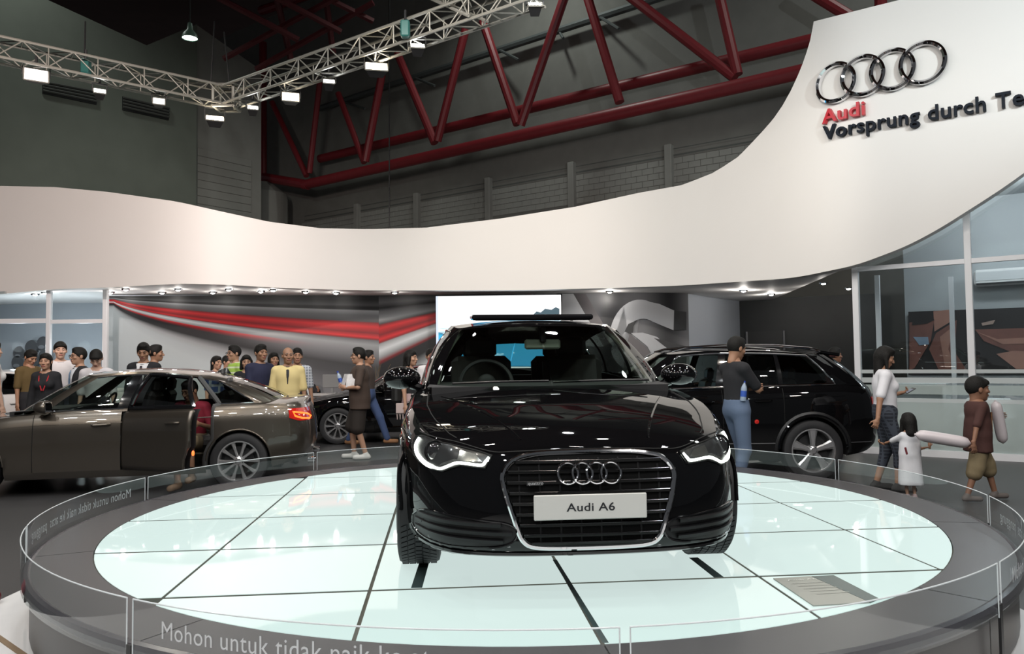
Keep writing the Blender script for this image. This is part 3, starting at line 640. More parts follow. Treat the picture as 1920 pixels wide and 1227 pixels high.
for s in (-1, 1):
    for q in (-1, 1): MB().cyl((s*.19, q*.19, -.2), (s*.19, q*.19, .2), .03, 8).build('corner_post', M_alu, jb)
for z in (-.2, .2):
    for s in (-1, 1): MB().cyl((-.19, s*.19, z), (.19, s*.19, z), .03, 8).build('corner_rail', M_alu, jb); MB().cyl((s*.19, -.19, z), (s*.19, .19, z), .03, 8).build('corner_rail', M_alu, jb)
# hoist chains
for u0, v0, u1, v1, Y, lab in ((402, 40, 395, 170, 14.9, 'black hoist chain above the truss corner'), (420, 60, 432, 175, 15.1, 'second black sling at the truss corner'), (160, 40, 158, 140, 13.6, 'thin hoist cable over the near truss arm')):
    tag(MB().tube([at(u0, v0, Y), at(u1, v1, Y)], .015, 6).build('hoist_chain', M_black), lab, 'chain')
for u, v, Y, lab in ((161, 125, 13.55, 'green hoist motor on the truss before the side wall'), (760, 55, 11.9, 'green hoist motor on the truss near the cool flood')):
    p = at(u, v, Y); t = thing('hoist_motor', lab, 'hoist', p)
    MB().box((0, 0, 0), (.14, .14, .26), bev=.02).build('motor_body', mat('hoist_green', (.02, .10, .09), .4), t); MB().cyl((0, 0, .13), (0, 0, .3), .02, 8).build('hook', M_black, t)
def flood(u, v, Y, wd, col, es, label, dark=False, tilt=38):
    p = at(u, v, Y); t = thing('floodlight', label, 'floodlight', p, math.atan2(-p.x+1.5, p.y)*-1 if False else math.atan2(p.x-.5, p.y)*-1, 'stand floodlights')
    Mx = Matrix.Rotation(R(-tilt), 4, 'X'); h = wd*.62
    fr = [(-wd/2, -h/2), (wd/2, -h/2), (wd/2, h/2), (-wd/2, h/2)]
    mb = MB(); ba = [(x*.6, y*.6) for x, y in fr]
    mb.add([Mx @ Vector((x, .0, y)) for x, y in fr]+[Mx @ Vector((x, .16, y)) for x, y in ba], [(4, 5, 6, 7)]+[(i, (i+1) % 4, 4+(i+1) % 4, 4+i) for i in range(4)])
    mb.build('housing', M_black, t, smooth=False)
    mb = MB()
    for i in range(4):
        a, b = fr[i], fr[(i+1) % 4]; mb.tube([Mx @ Vector((a[0], 0, a[1])), Mx @ Vector((b[0], 0, b[1]))], .012, 4)
    mb.build('bezel', M_alu, t, smooth=False)
    mm = mat('flood_glow_%d_%d' % (int(es*10), int(col[2]*100)), (1, 1, 1), .3, emit=col, es=es)
    MB().add([Mx @ Vector((x*.94, -.004, y*.94)) for x, y in fr], [(0, 1, 2, 3)]).build('lens', mm, t, smooth=False)
    mb = MB(); mb.tube([(-wd/2-.02, .05, 0), (-wd/2-.02, .05, h*.8+.05), (wd/2+.02, .05, h*.8+.05), (wd/2+.02, .05, 0)], .012, 6); mb.build('yoke', M_black, t)
    MB().cyl((0, .05, h*.8+.05), (0, .05, h*.8+.16), .02, 8).build('clamp', M_black, t)
WARM, COOL = (1, .86, .66), (.93, .97, 1)
for u, v, Y, wd, c, es, lab, tl in ((68, 141, 13.0, .36, (1, .93, .93), 1.3, 'wide dim floodlight at the near end of the side truss', 12), (187, 171, 13.6, .19, COOL, 20, 'bright white floodlight before the first wall vent', 38), (298, 190, 14.1, .2, COOL, 5, 'small black floodlight before the second wall vent', 15), (403, 222, 14.7, .32, WARM, 22, 'large warm floodlight hanging below the truss corner', 50),
                                    (474, 202, 14.4, .19, COOL, 18, 'white floodlight first beyond the truss corner', 40), (545, 182, 13.9, .3, WARM, 7, 'warm floodlight second beyond the truss corner', 20), (617, 153, 13.3, .19, COOL, 16, 'white floodlight third beyond the truss corner', 40), (706, 125, 12.7, .36, WARM, 18, 'large warm floodlight over the middle truss arm', 40),
                                    (783, 86, 12.1, .22, COOL, 20, 'cool floodlight beside the green hoist motor', 45), (1003, 8, 10.9, .2, COOL, 16, 'white floodlight at the very top of the picture', 45)):
    flood(u, v, Y, wd, c, es, lab, tilt=tl)
p = at(356, 72, 18.0); t = thing('high_bay_lamp', 'round high bay lamp glowing before the side wall corner', 'lamp', p)
MB().lathe([(.05, .36), (.07, .2), (.16, .1), (.19, 0), (.17, 0), (.14, .1)], 20).build('shade', mat('bay_green', (.10, .18, .14), .4), t); MB().lathe([(0, .015), (.175, .015)], 20).build('lens', mat('bay_glow', (1, 1, 1), .3, emit=(.88, 1, .92), es=7), t); MB().cyl((0, 0, .36), (0, 0, 1.2), .015, 6).build('stem', M_black, t)

# ================================================================ turntable
TCX, TCY, TZ = .049, 6.05, .35; RI, RO = 2.874, 3.20
tt = thing('turntable', 'round grey show turntable with glowing glass tiles under the black sedan', 'turntable', (TCX, TCY, 0))
M_ring = mat('turntable_grey', (.066, .063, .067), .33, spec=.5)
M_skirt = mat('skirt_grey', (.060, .057, .057), .35)
circ = lambda r, z, n=120: [Vector((r*math.cos(2*PI*k/n), r*math.sin(2*PI*k/n), z)) for k in range(n+1)]
nseg = 10
for k in range(nseg):
    a0, a1 = R(-120+36*k)+.0012, R(-120+36*(k+1))-.0012; A = np.linspace(a0, a1, 13); mb = MB()
    mb.grid([[(r*math.cos(a), r*math.sin(a), z) for r, z in ((RI+.004, TZ-.03), (RI+.004, TZ), (RO, TZ))] for a in A]); mb.build('deck_segment', M_ring, tt)
    mb = MB(); mb.grid([[(r*math.cos(a), r*math.sin(a), z) for r, z in ((RO-.03, .0), (RO-.01, .02), (RO-.01, TZ-.06), (RO+.005, TZ-.05))] for a in A]); mb.build('skirt_panel', M_skirt, tt)
mb = MB(); mb.tube([(RO*math.cos(a), RO*math.sin(a), TZ-.03) for a in np.linspace(0, 2*PI, 121)[:-1]], .034, 10, True); mb.build('edge_rail', mat('edge_dark', (.045, .042, .05), .25), tt)
mb = MB().lathe([(0, TZ-.028), (RI+.01, TZ-.028)], 96); mb.build('tile_bed', M_tile_edge, tt)
M_tile = mat('glowing_tile', (.14, .19, .18), .03, emit=(.84, 1, .965), es=.68, spec=.35)
def clip_circle(poly, r, n=160):
    out = list(poly)
    for k in range(n):
        a = 2*PI*k/n; nx, ny = math.cos(a), math.sin(a); res = []
        for i in range(len(out)):
            p, q = out[i], out[(i+1) % len(out)]; dp, dq = p[0]*nx+p[1]*ny-r, q[0]*nx+q[1]*ny-r
            if dp <= 0: res.append(p)
            if dp*dq < 0: f = dp/(dp-dq); res.append((p[0]+(q[0]-p[0])*f, p[1]+(q[1]-p[1])*f))
        out = res
        if not out: break
    return out
gy = R(5.02); cg, sg = math.cos(gy), math.sin(gy)
ox, oy = cg*TCX+sg*TCY, -sg*TCX+cg*TCY
gxs = [(-2.1002+.8847*i)*1.129-ox for i in range(-1, 8)]; gys = [(7.9913-.8864*j)*1.129-oy for j in range(-1, 8)]
for i in range(len(gxs)-1):
    for j in range(len(gys)-1):
        g, gh = .0095, .017; q = [(gxs[i]+g, gys[j+1]+gh), (gxs[i+1]-g, gys[j+1]+gh), (gxs[i+1]-g, gys[j]-gh), (gxs[i]+g, gys[j]-gh)]
        q = clip_circle(q, RI-.004)
        if len(q) < 3: continue
        ar = abs(sum(q[k][0]*q[(k+1) % len(q)][1]-q[(k+1) % len(q)][0]*q[k][1] for k in range(len(q))))/2
        if ar < .01: continue
        q = [(cg*x-sg*y, sg*x+cg*y) for x, y in q]
        MB().prism(q, TZ-.003, TZ).build('glass_tile', M_tile, tt, smooth=False)
# thin dark bands laid just over the tiles before the wheels
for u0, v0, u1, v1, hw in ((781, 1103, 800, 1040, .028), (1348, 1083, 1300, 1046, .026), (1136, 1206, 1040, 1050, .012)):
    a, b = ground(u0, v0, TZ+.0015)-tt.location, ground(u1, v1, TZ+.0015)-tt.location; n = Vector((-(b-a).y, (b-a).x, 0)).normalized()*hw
    MB().add([a-n, a+n, b+n, b-n], [(0, 1, 2, 3)]).build('dark_band', mat('band_dark', (.045, .07, .07), .3), tt, smooth=False)
# glass guard
M_etch = mat('etched_letter', (.62, .64, .66), .6, alpha=.8); M_gedge = mat('glass_edge', (.62, .66, .68), .2)
RG = 3.235; GZ0, GZ1 = TZ-.06, TZ+.185
tv, tf = textmesh('Mohon untuk tidak naik ke atas  panggung', .10, 0, 1.05, 1.05); tx0, tx1 = min(v[0] for v in tv), max(v[0] for v in tv)
for k in range(10):
    a0, a1 = R(-120+36*k)+.006, R(-120+36*(k+1))-.006; A = np.linspace(a0, a1, 19)
    mb = MB(); mb.grid([[(r*math.cos(a), r*math.sin(a), z) for r, z in ((RG, GZ0), (RG, GZ1))] for a in A]); gp_ = mb.build('glass_panel', M_glass, tt)
    mb = MB(); mb.tube([(RG*math.cos(a), RG*math.sin(a), GZ1) for a in A], .0035, 6)
    for a in (a0, a1): mb.tube([(RG*math.cos(a), RG*math.sin(a), GZ0), (RG*math.cos(a), RG*math.sin(a), GZ1)], .003, 5)
    mb.build('polished_edge', M_gedge, gp_)
    MB().box((RG*math.cos(a1+.006), RG*math.sin(a1+.006), TZ-.13), (.012, .03, .26), rz=a1).build('joint_strip', M_black, tt, smooth=False)
    if k in (0, 2, 8):
        span = (a1-a0)*.82; s = span*RG/(tx1-tx0)
        for lv, lf in split_letters(tv, tf): MB().add([((RG+.004)*math.cos(a0+.09*(a1-a0)+(x-tx0)*s/RG), (RG+.004)*math.sin(a0+.09*(a1-a0)+(x-tx0)*s/RG), TZ+.055+y*1.0) for x, y, z in lv], lf).build('etched_letter', M_etch, gp_, smooth=False)
# information mat lying on the tiles
q = [ground(u, v, TZ+.001) for u, v in ((1450, 1087), (1520, 1083), (1630, 1132), (1525, 1138))]; c = sum(q, Vector())/4
im = thing('information_board', 'flat grey information board lying on the glowing tiles', 'board', c)
mb = MB(); slab(mb, [p-c for p in q], Vector((0, 0, .006)), 1); mb.build('board_sheet', mat('info_grey', (.32, .33, .30), .5), im, smooth=False)
q2 = [ground(u, v, TZ+.001) for u, v in ((1521.5, 1083), (1563, 1081), (1648, 1125), (1631.5, 1132))]
mb = MB(); slab(mb, [p-c for p in q2], Vector((0, 0, .006)), 1); mb.build('dark_stripe', mat('info_dark', (.10, .13, .125), .4), im, smooth=False)
vs, fs = textmesh('Audi A6', .04, 0, 1, 1.2); e1 = (q[1]-q[0]).normalized(); e2 = (q[0]-q[3]).normalized(); st = q[0]-c+e1*.05-e2*.07+Vector((0, 0, .008))
for lv, lf in split_letters(vs, fs): MB().add([st+e1*x+e2*y for x, y, z in lv], lf).build('letter', mat('info_print', (.60, .62, .58), .5), im, smooth=False)
for k in range(5):
    a = st-e2*(.05+.045*k)+e1*.01*k; MB().add([a, a+e1*.17, a+e1*.17+e2*.006, a+e2*.006], [(0, 1, 2, 3)]).build('text_line', mat('info_line', (.38, .39, .36), .5), im, smooth=False)
# ================================================================ cars
def paint(name, col, metal=.0, rough=.25):
    return mat(name, col, rough, metal, coat=1.0, spec=0.0 if metal == 0 and col[0] < .1 else .5)
M_pblack = paint('black_car_paint', (.0035, .0035, .004), 0, .3)
M_pgrey = paint('brown_grey_car_paint', (.125, .107, .088), .8, .30)
M_pwhite = paint('white_car_paint', (.75, .75, .74), 0, .3)
M_gloss = mat('gloss_black', (.006, .006, .007), .12, coat=.6)
M_rub = mat('tyre_rubber', (.022, .022, .024), .62)
M_rim = mat('alloy_silver', (.66, .66, .67), .24, .85)
M_rimd = mat('wheel_dark', (.015, .015, .016), .6)
M_int = mat('cabin_dark', (.022, .021, .022), .6)
M_leather = mat('seat_leather', (.04, .037, .035), .5)
M_gap = mat('panel_gap', (.002, .002, .002), .8)
M_carglass = glass('car_glass', (.62, .70, .66), .13, .01, .045)
M_darkglass = glass('tinted_glass', (.22, .25, .25), .13, .01, .07)
M_tail = mat('tail_red', (.50, .012, .010), .12, emit=(1, .05, .02), es=.10, coat=1)
M_drl = mat('daylight_strip', (1, 1, 1), .3, emit=(.95, 1, .90), es=5)
M_lens = glass('lamp_lens', (.95, .97, .96), .12, .01, .05)
def itp(tab, y): return float(np.interp(y, [a[0] for a in tab], [a[1] for a in tab]))
SEDAN = dict(
    nose=[(0, 0), (.1, .001), (.2, .005), (.3, .012), (.38, .023), (.46, .04), (.53, .065), (.60, .10), (.66, .14), (.715, .205), (.765, .285), (.81, .39), (.845, .49)],
    tail=[(.925, 4.2), (.912, 4.3), (.895, 4.42), (.87, 4.54), (.835, 4.64), (.78, 4.73), (.70, 4.80), (.58, 4.85), (.42, 4.885), (.22, 4.91), (0, 4.915)],
    W=[(.49, .845), (.56, .868), (.7, .898), (.95, .932), (1.3, .934), (1.7, .926), (2.6, .924), (3.3, .930), (3.86, .938), (4.2, .925)],
    zb=[(0, .215), (.5, .20), (1.5, .20), (3.3, .20), (4.2, .24), (4.6, .29), (4.915, .33)],
    zs=[(0, .70), (.12, .722), (.3, .755), (.55, .80), (.8, .845), (1.05, .88), (1.35, .915), (1.62, .935), (2.6, .955), (3.5, .985), (4.2, 1.005), (4.6, 1.01), (4.915, .985)],
    zc=[(0, .70), (.08, .715), (.14, .755), (.25, .795), (.45, .845), (.7, .888), (1.0, .93), (1.3, .962), (1.62, .975), (3.9, 1.06), (4.3, 1.078), (4.6, 1.078), (4.8, 1.07), (4.915, 1.0)],
    gh=[(0, 1.22, 0, 2.00, 1.395), (.2, 1.23, .17, 2.005, 1.394), (.4, 1.27, .34, 2.02, 1.39), (.58, 1.35, .46, 2.05, 1.384), (.715, 1.47, .535, 2.11, 1.375),
        (.80, 1.62, .575, 2.21, 1.378), (.84, 2.0, .60, 2.42, 1.402), (.845, 2.35, .61, 2.58, 1.412), (.845, 2.60, .615, 2.70, 1.413), (.845, 2.72, .615, 2.79, 1.412), (.84, 3.05, .61, 2.98, 1.402),
        (.835, 3.45, .595, 3.20, 1.375), (.825, 3.62, .585, 3.31, 1.355), (.80, 4.03, .55, 3.52, 1.305), (.72, 4.22, .50, 3.64, 1.275), (.62, 4.30, .45, 3.70, 1.275), (.42, 4.36, .31, 3.74, 1.29), (.2, 4.39, .15, 3.76, 1.30), (0, 4.40, 0, 3.765, 1.305)],
    zroof=[(2.0, 1.398), (2.15, 1.425), (2.5, 1.45), (2.75, 1.455), (3.1, 1.442), (3.45, 1.395), (3.77, 1.306)],
    ax=(.93, 3.842), zax=.335, arch=.375, wr=.335, ww=.235, rimr=.238, track=.815, cowl=(1.2, 1.64), trunk=3.95, doors=(1.60, 2.68, 3.56), zdoor=.30, deck=1.06)
def squeeze(S, y0, k):
    f = lambda y: y if y < y0 else y0+(y-y0)*k
    T = dict(S)
    for q in ('nose', 'tail'): T[q] = [(x, f(y)) for x, y in S[q]]
    for q in ('W', 'zb', 'zs', 'zc', 'zroof'): T[q] = [(f(y), v) for y, v in S[q]]
    T['gh'] = [(a, f(b), c, f(d), e) for a, b, c, d, e in S['gh']]; return T
SUV = dict(
    nose=[(0, 0), (.1, .001), (.2, .005), (.3, .012), (.38, .023), (.46, .04), (.53, .065), (.60, .10), (.66, .14), (.715, .205), (.765, .285), (.81, .39), (.845, .49)],
    tail=[(.925, 4.0), (.915, 4.12), (.90, 4.22), (.875, 4.33), (.84, 4.42), (.78, 4.50), (.70, 4.55), (.58, 4.59), (.42, 4.61), (.22, 4.625), (0, 4.629)],
    W=[(.49, .86), (.56, .885), (.7, .915), (.95, .945), (1.3, .945), (1.7, .938), (2.6, .935), (3.3, .94), (3.68, .945), (4.0, .925)],
    zb=[(0, .25), (.5, .24), (1.5, .24), (3.3, .25), (4.2, .30), (4.629, .36)],
    zs=[(0, .87), (.12, .90), (.3, .95), (.6, 1.0), (1.05, 1.045), (1.62, 1.085), (2.6, 1.105), (3.5, 1.12), (4.2, 1.135), (4.629, 1.12)],
    zc=[(0, .86), (.08, .90), (.25, .97), (.6, 1.04), (1.0, 1.085), (1.3, 1.13), (1.62, 1.145), (4.0, 1.12), (4.629, 1.10)],
    gh=[(0, 1.18, 0, 1.92, 1.575), (.2, 1.19, .18, 1.925, 1.574), (.42, 1.23, .36, 1.94, 1.57), (.60, 1.31, .49, 1.97, 1.562), (.735, 1.43, .56, 2.03, 1.55),
        (.82, 1.58, .61, 2.13, 1.553), (.86, 1.95, .64, 2.34, 1.575), (.865, 2.3, .65, 2.5, 1.585), (.865, 2.52, .655, 2.62, 1.588), (.865, 2.62, .655, 2.71, 1.588), (.86, 2.95, .655, 2.98, 1.585),
        (.855, 3.28, .65, 3.25, 1.575), (.85, 3.36, .645, 3.34, 1.57), (.83, 4.02, .62, 3.68, 1.545), (.80, 4.28, .60, 3.92, 1.525), (.70, 4.44, .52, 4.02, 1.52), (.48, 4.51, .37, 4.08, 1.53), (.24, 4.54, .18, 4.10, 1.535), (0, 4.55, 0, 4.11, 1.535)],
    zroof=[(1.92, 1.577), (2.2, 1.608), (2.6, 1.625), (3.1, 1.622), (3.6, 1.595), (4.0, 1.55), (4.12, 1.535)],
    ax=(.87, 3.677), zax=.365, arch=.42, wr=.365, ww=.24, rimr=.262, track=.825, cowl=(1.15, 1.6), trunk=9, doors=(1.55, 2.60, 3.34), zdoor=.36, deck=1.1)
ROWS = [(0, .94, .07, -.12), (.05, .962, .035, -.07), (.11, .984, .006, -.03), (.19, .994, 0, -.01), (.28, 1, 0, 0), (.38, 1.002, 0, 0), (.48, 1.0, .004, 0), (.58, .998, .010, -.005), (.67, .996, .018, -.012),
        (.75, .994, .027, -.022), (.82, .988, .037, -.032), (.88, .976, .047, -.045), (.93, .960, .058, -.058), (.97, .942, .068, -.07), (1, .92, .082, -.085)]
def build_car(spec, label, loc, rz, pm, detail=True, open_door=False, cat='car', name='sedan', glassm=None, spokes=10):
    S = spec; car = thing(name, label, cat, loc, rz); gm_ = glassm or M_carglass
    ax0, ax1 = S['ax']; RA = S['arch']; zax = S['zax']
    y0, y1 = S['nose'][-1][1], S['tail'][0][1]
    ys = list(np.arange(y0+.045, y1-.02, .045))
    for d in S['doors']: ys[int(np.argmin([abs(y-d) for y in ys]))] = d
    cols = [(x, y, 0) for x, y in S['nose']]+[(itp(S['W'], y), y, 1) for y in ys]+[(x, y, 2) for x, y in S['tail']]
    nc, nr = len(cols), len(ROWS); P = np.zeros((nr, nc, 3)); inside = np.zeros((nr, nc), bool)
    for j, (x, y, k) in enumerate(cols):
        zb, zs = itp(S['zb'], y), itp(S['zs'], y)
        for i, (v, ws, df, dt) in enumerate(ROWS):
            fy = max(0, 1-y/.95); ty = max(0, 1-(S['tail'][-1][1]-y)/.75)
            yy = y+df*fy+dt*ty; xx = x*(1+(ws-1)*min(1, .25+y/.6))
            zz = zb+(zs-zb)*v
            if k >= 1 or y > .3:
                for a in (ax0, ax1):
                    dy, dz = yy-a, zz-zax; d = math.hypot(dy, dz)
                    if d < RA or (zz < zax and abs(dy) < RA):
                        inside[i, j] = True
                        if zz < zax: yy = a+RA*(1 if dy >= 0 else -1)
                        else: yy, zz = a+dy/d*RA, zax+dz/d*RA
            # flared arch lips
            P[i, j] = (xx, yy, zz)
    rowz = lambda i, j: P[i, j, 2]
    def cells(sel):
        return [(i, j) for i in range(nr-1) for j in range(nc-1) if not (inside[i, j] and inside[i+1, j] and inside[i, j+1] and inside[i+1, j+1]) and sel(i, j)]
    def emit(nm, Pg, cl, sides, m_, parent=None, org=(0, 0, 0), weld=True, mod=None):
        mb = MB(); mb_idx = {}
        for s in sides:
            for i, j in cl:
                f = []
                for a, b in ((i, j), (i, j+1), (i+1, j+1), (i+1, j)):
                    p = Pg[a, b]; key = (round(p[0]*s, 5), round(p[1], 5), round(p[2], 5))
                    if key not in mb_idx: mb_idx[key] = len(mb.v); mb.v.append((p[0]*s-org[0], p[1]-org[1], p[2]-org[2]))
                    if mb_idx[key] not in f: f.append(mb_idx[key])
                if len(f) >= 3: mb.f.append(f if s > 0 else f[::-1]); mb.mi.append(0)
        if not mb.f: return None
        return mb.build(nm, m_, parent or car, loc=org, angle=50)
    yc = lambda j: .5*(cols[j][1]+cols[j+1][1])
    d0, d1, d2 = S['doors']; zc_ = lambda i, j: .25*(P[i, j, 2]+P[i+1, j, 2]+P[i, j+1, 2]+P[i+1, j+1, 2])
    rsill = 2
    lo = lambda i: i < rsill
    emit('front_bumper', P, cells(lambda i, j: yc(j) < .56), (1, -1), pm)
    for s in (1, -1):
        emit('front_fender', P, cells(lambda i, j: .56 <= yc(j) < d0), (s,), pm)
        emit('sill', P, cells(lambda i, j: d0 <= yc(j) < d2 and lo(i)), (s,), pm)
        emit('front_door', P, cells(lambda i, j: d0 <= yc(j) < d1 and not lo(i)), (s,), pm)
        if not (open_door and s == 1): emit('rear_door', P, cells(lambda i, j: d1 <= yc(j) < d2 and not lo(i)), (s,), pm)
        emit('rear_quarter', P, cells(lambda i, j: d2 <= yc(j) < S['tail'][3][1]), (s,), pm)
    emit('rear_bumper', P, cells(lambda i, j: yc(j) >= S['tail'][3][1] and i < 6), (1, -1), pm)
    emit('tailgate', P, cells(lambda i, j: yc(j) >= S['tail'][3][1] and i >= 6), (1, -1), pm)
    # hood, cowl and deck: strips across between the two shoulder edges
    U = [1, .96, .9, .82, .7, .55, .4, .2, 0]
    T = np.zeros((len(U), nc, 3))
    for j in range(nc):
        e = P[-1, j]; zc = itp(S['zc'], e[1])
        for i, u in enumerate(U): T[i, j] = (e[0]*u, e[1], e[2]+(zc-e[2])*(1-u**2.3))
    hc = lambda a, b: [(i, j) for i in range(len(U)-1) for j in range(nc-1) if a <= yc(j) < b]
    emit('hood', T, hc(0, S['cowl'][0]+.08), (1, -1), pm); emit('cowl', T, [c for c in hc(S['cowl'][0]+.08, S['cowl'][1]+.25) if c[0] >= 3], (1, -1), M_gloss); [emit('fender_top', T, [c for c in hc(S['cowl'][0]+.08, S['cowl'][1]+.25) if c[0] < 3], (s,), pm) for s in (1, -1)]
    if S['trunk'] < 9: emit('boot_lid', T, hc(S['trunk'], 9), (1, -1), pm)
    # greenhouse
    G = S['gh']; ng = len(G); sub = 5; VR = [0, .03, .06, .14, .28, .44, .6, .75, .86, .91, .955, 1]
    gcols = []
    for k in range(ng-1):
        for q in range(sub): gcols.append(k+q/sub)
    gcols.append(ng-1.0)
    Gc = curve_pts(G, len(gcols)); GP = np.zeros((len(VR), len(gcols), 3))
    for j, g in enumerate(Gc):
        xb, yb, xt, yt, zt = g; xb = max(xb, 0); xt = max(xt, 0)
        shx = np.interp(yb, [p[1] for p in P[-1]], [p[0] for p in P[-1]]) if 1.0 < yb < S['tail'][0][1]+.3 else xb
        if 4 < gcols[j] < 14.5: zb = itp(S['zs'], yb)+.004
        else:
            zb = itp(S['zc'], yb)-.004
            ee = min(1, xb/max(.3, shx)); zb = itp(S['zs'], yb)+(itp(S['zc'], yb)-itp(S['zs'], yb))*(1-ee**2.3)-.006
        B, Tt = np.array([xb, yb, zb]), np.array([xt, yt, zt])
        nrm = np.array([1., 0, .35]) if 4.5 < gcols[j] < 13.5 else np.array([.3, -1. if gcols[j] < 6 else 1., .5]); nrm /= np.linalg.norm(nrm)
        for i, v in enumerate(VR):
            p = B+(Tt-B)*v+nrm*(.045 if 4.5 < gcols[j] < 13.5 else .025)*4*v*(1-v)
            GP[i, j] = p
        if 4.6 < gcols[j] < 13.6: GP[0, j] = (min(shx, itp(S['W'], min(yb, y1))*.92), yb, itp(S['zs'], yb))
    gcell = lambda f: [(i, j) for i in range(len(VR)-1) for j in range(len(gcols)-1) if f(i, (gcols[j]+gcols[j+1])/2)]
    win = lambda i: 2 <= i < 9
    fr = lambda g: g < 4.2
    emit('windshield', GP, gcell(lambda i, g: fr(g) and i < 10), (1, -1), gm_)
    emit('rear_window', GP, gcell(lambda i, g: g > 15.2 and 1 <= i < 10), (1, -1), gm_)
    isw = lambda g: (5.2 < g < 8) or (9 < g < 11.6) or (12 < g < 13)
    dg = M_darkglass
    for s in (1, -1):
        emit('side_window', GP, gcell(lambda i, g: win(i) and 5.2 < g < 8), (s,), gm_)
        if not (open_door and s == 1): emit('side_window', GP, gcell(lambda i, g: win(i) and 9 < g < 11.6), (s,), gm_ if open_door else dg)
        emit('quarter_window', GP, gcell(lambda i, g: win(i) and 12 < g < 13), (s,), dg)
        emit('centre_pillar', GP, gcell(lambda i, g: win(i) and 8 < g < 9), (s,), M_gloss)
        if not (open_door and s == 1): emit('window_bar', GP, gcell(lambda i, g: win(i) and 11.6 < g < 12), (s,), M_gloss)
        emit('pillar', GP, gcell(lambda i, g: fr(g) is False and g < 15.2 and not (win(i) and (5.2 < g < 13)) and not (open_door and s == 1 and 9 < g < 11.6 and i < 9)), (s,), pm)
    emit('window_header', GP, gcell(lambda i, g: (fr(g) and i >= 10) or (g > 15.2 and (i >= 10 or i < 1))), (1, -1), pm)
    TR_ = np.zeros((len(U), len(gcols), 3))
    for j in range(len(gcols)):
        e = GP[-1, j]; zr = max(itp(S['zroof'], e[1]), e[2])
        for i, u in enumerate(U): TR_[i, j] = (e[0]*u, e[1], e[2]+(zr-e[2])*(1-u**2.2))
    emit('roof', TR_, [(i, j) for i in range(len(U)-1) for j in range(len(gcols)-1)], (1, -1), pm)
    # chrome line round the side windows
    gi = lambda g: int(round(g*sub))
    for s in (1, -1):
        pth = [GP[2, j] for j in range(gi(5.2), gi(13)+1)]+[GP[i, gi(13)] for i in range(3, 9)]+[GP[9, j] for j in range(gi(13), gi(5.2)-1, -1)]
        if open_door and s == 1:
            for pp in ([GP[2, j] for j in range(gi(5.2), gi(8.9)+1)], [GP[9, j] for j in range(gi(5.2), gi(13)+1)], [GP[2, j] for j in range(gi(12), gi(13)+1)]+[GP[i, gi(13)] for i in range(3, 10)]):
                MB().tube([(p[0]*s+.003*s, p[1], p[2]) for p in pp], .0085 if spokes > 6 else .012, 6).build('chrome_strip', M_chrome, car)
        else: MB().tube([(p[0]*s+.003*s, p[1], p[2]) for p in pth], .0085 if spokes > 6 else .012, 6, True).build('chrome_strip', M_chrome, car)
    # body surface for projecting things on it
    vs = [tuple(p) for p in P.reshape(-1, 3)]; fs = [(i*nc+j, i*nc+j+1, (i+1)*nc+j+1, (i+1)*nc+j) for i in range(nr-1) for j in range(nc-1)]
    n0 = len(vs); vs += [(-x, y, z) for x, y, z in vs]; fs += [tuple(n0+k for k in f) for f in fs]
    n1 = len(vs); vs += [tuple(p) for p in T.reshape(-1, 3)]; fh = [(n1+i*nc+j, n1+i*nc+j+1, n1+(i+1)*nc+j+1, n1+(i+1)*nc+j) for i in range(len(U)-1) for j in range(nc-1)]
    fs += fh; n2 = len(vs); vs += [(-p[0], p[1], p[2]) for p in T.reshape(-1, 3)]; fs += [tuple(k-n1+n2 for k in f) for f in fh]
    bvh = BVHTree.FromPolygons(vs, fs)
    def fproj(x, z, off=.004):
        h = bvh.ray_cast(Vector((x, -1.5, z)), Vector((0, 1, 0)))
        return Vector((x, (h[0].y if h[0] else .3)-off, z))
    def sproj(y, z, s=1, off=.004):
        h = bvh.ray_cast(Vector((s*2.5, y, z)), Vector((-s, 0, 0)))
        return Vector(((h[0].x if h[0] else s*.9)+off*s, y, z))
    # panel gaps
    gapr = .0035
    def gap(pts, sides=(1, -1)):
        for s in sides: MB().tube([(p[0]*s, p[1], p[2]) for p in pts], gapr, 4).build('panel_gap', M_gap, car)
    jd = [int(np.argmin([abs(c[1]-d) if c[2] == 1 else 9 for c in cols])) for d in (d0, d1, d2)]
    for q, j in enumerate(jd):
        gap([P[i, j]+np.array([.0015, 0, 0]) for i in range(rsill, nr) if not inside[i, j]], (1, -1) if not (open_door and q) else (-1,))
    gap([P[rsill, j]+np.array([.0015, 0, 0]) for j in range(jd[0], jd[2]+1) if not inside[rsill, j]], (1, -1) if not open_door else (-1,))
    jh = [j for j in range(nc) if .14 < cols[j][1] < S['cowl'][0]+.3]
    gap([T[2, j]+np.array([0, 0, .0015]) for j in jh])
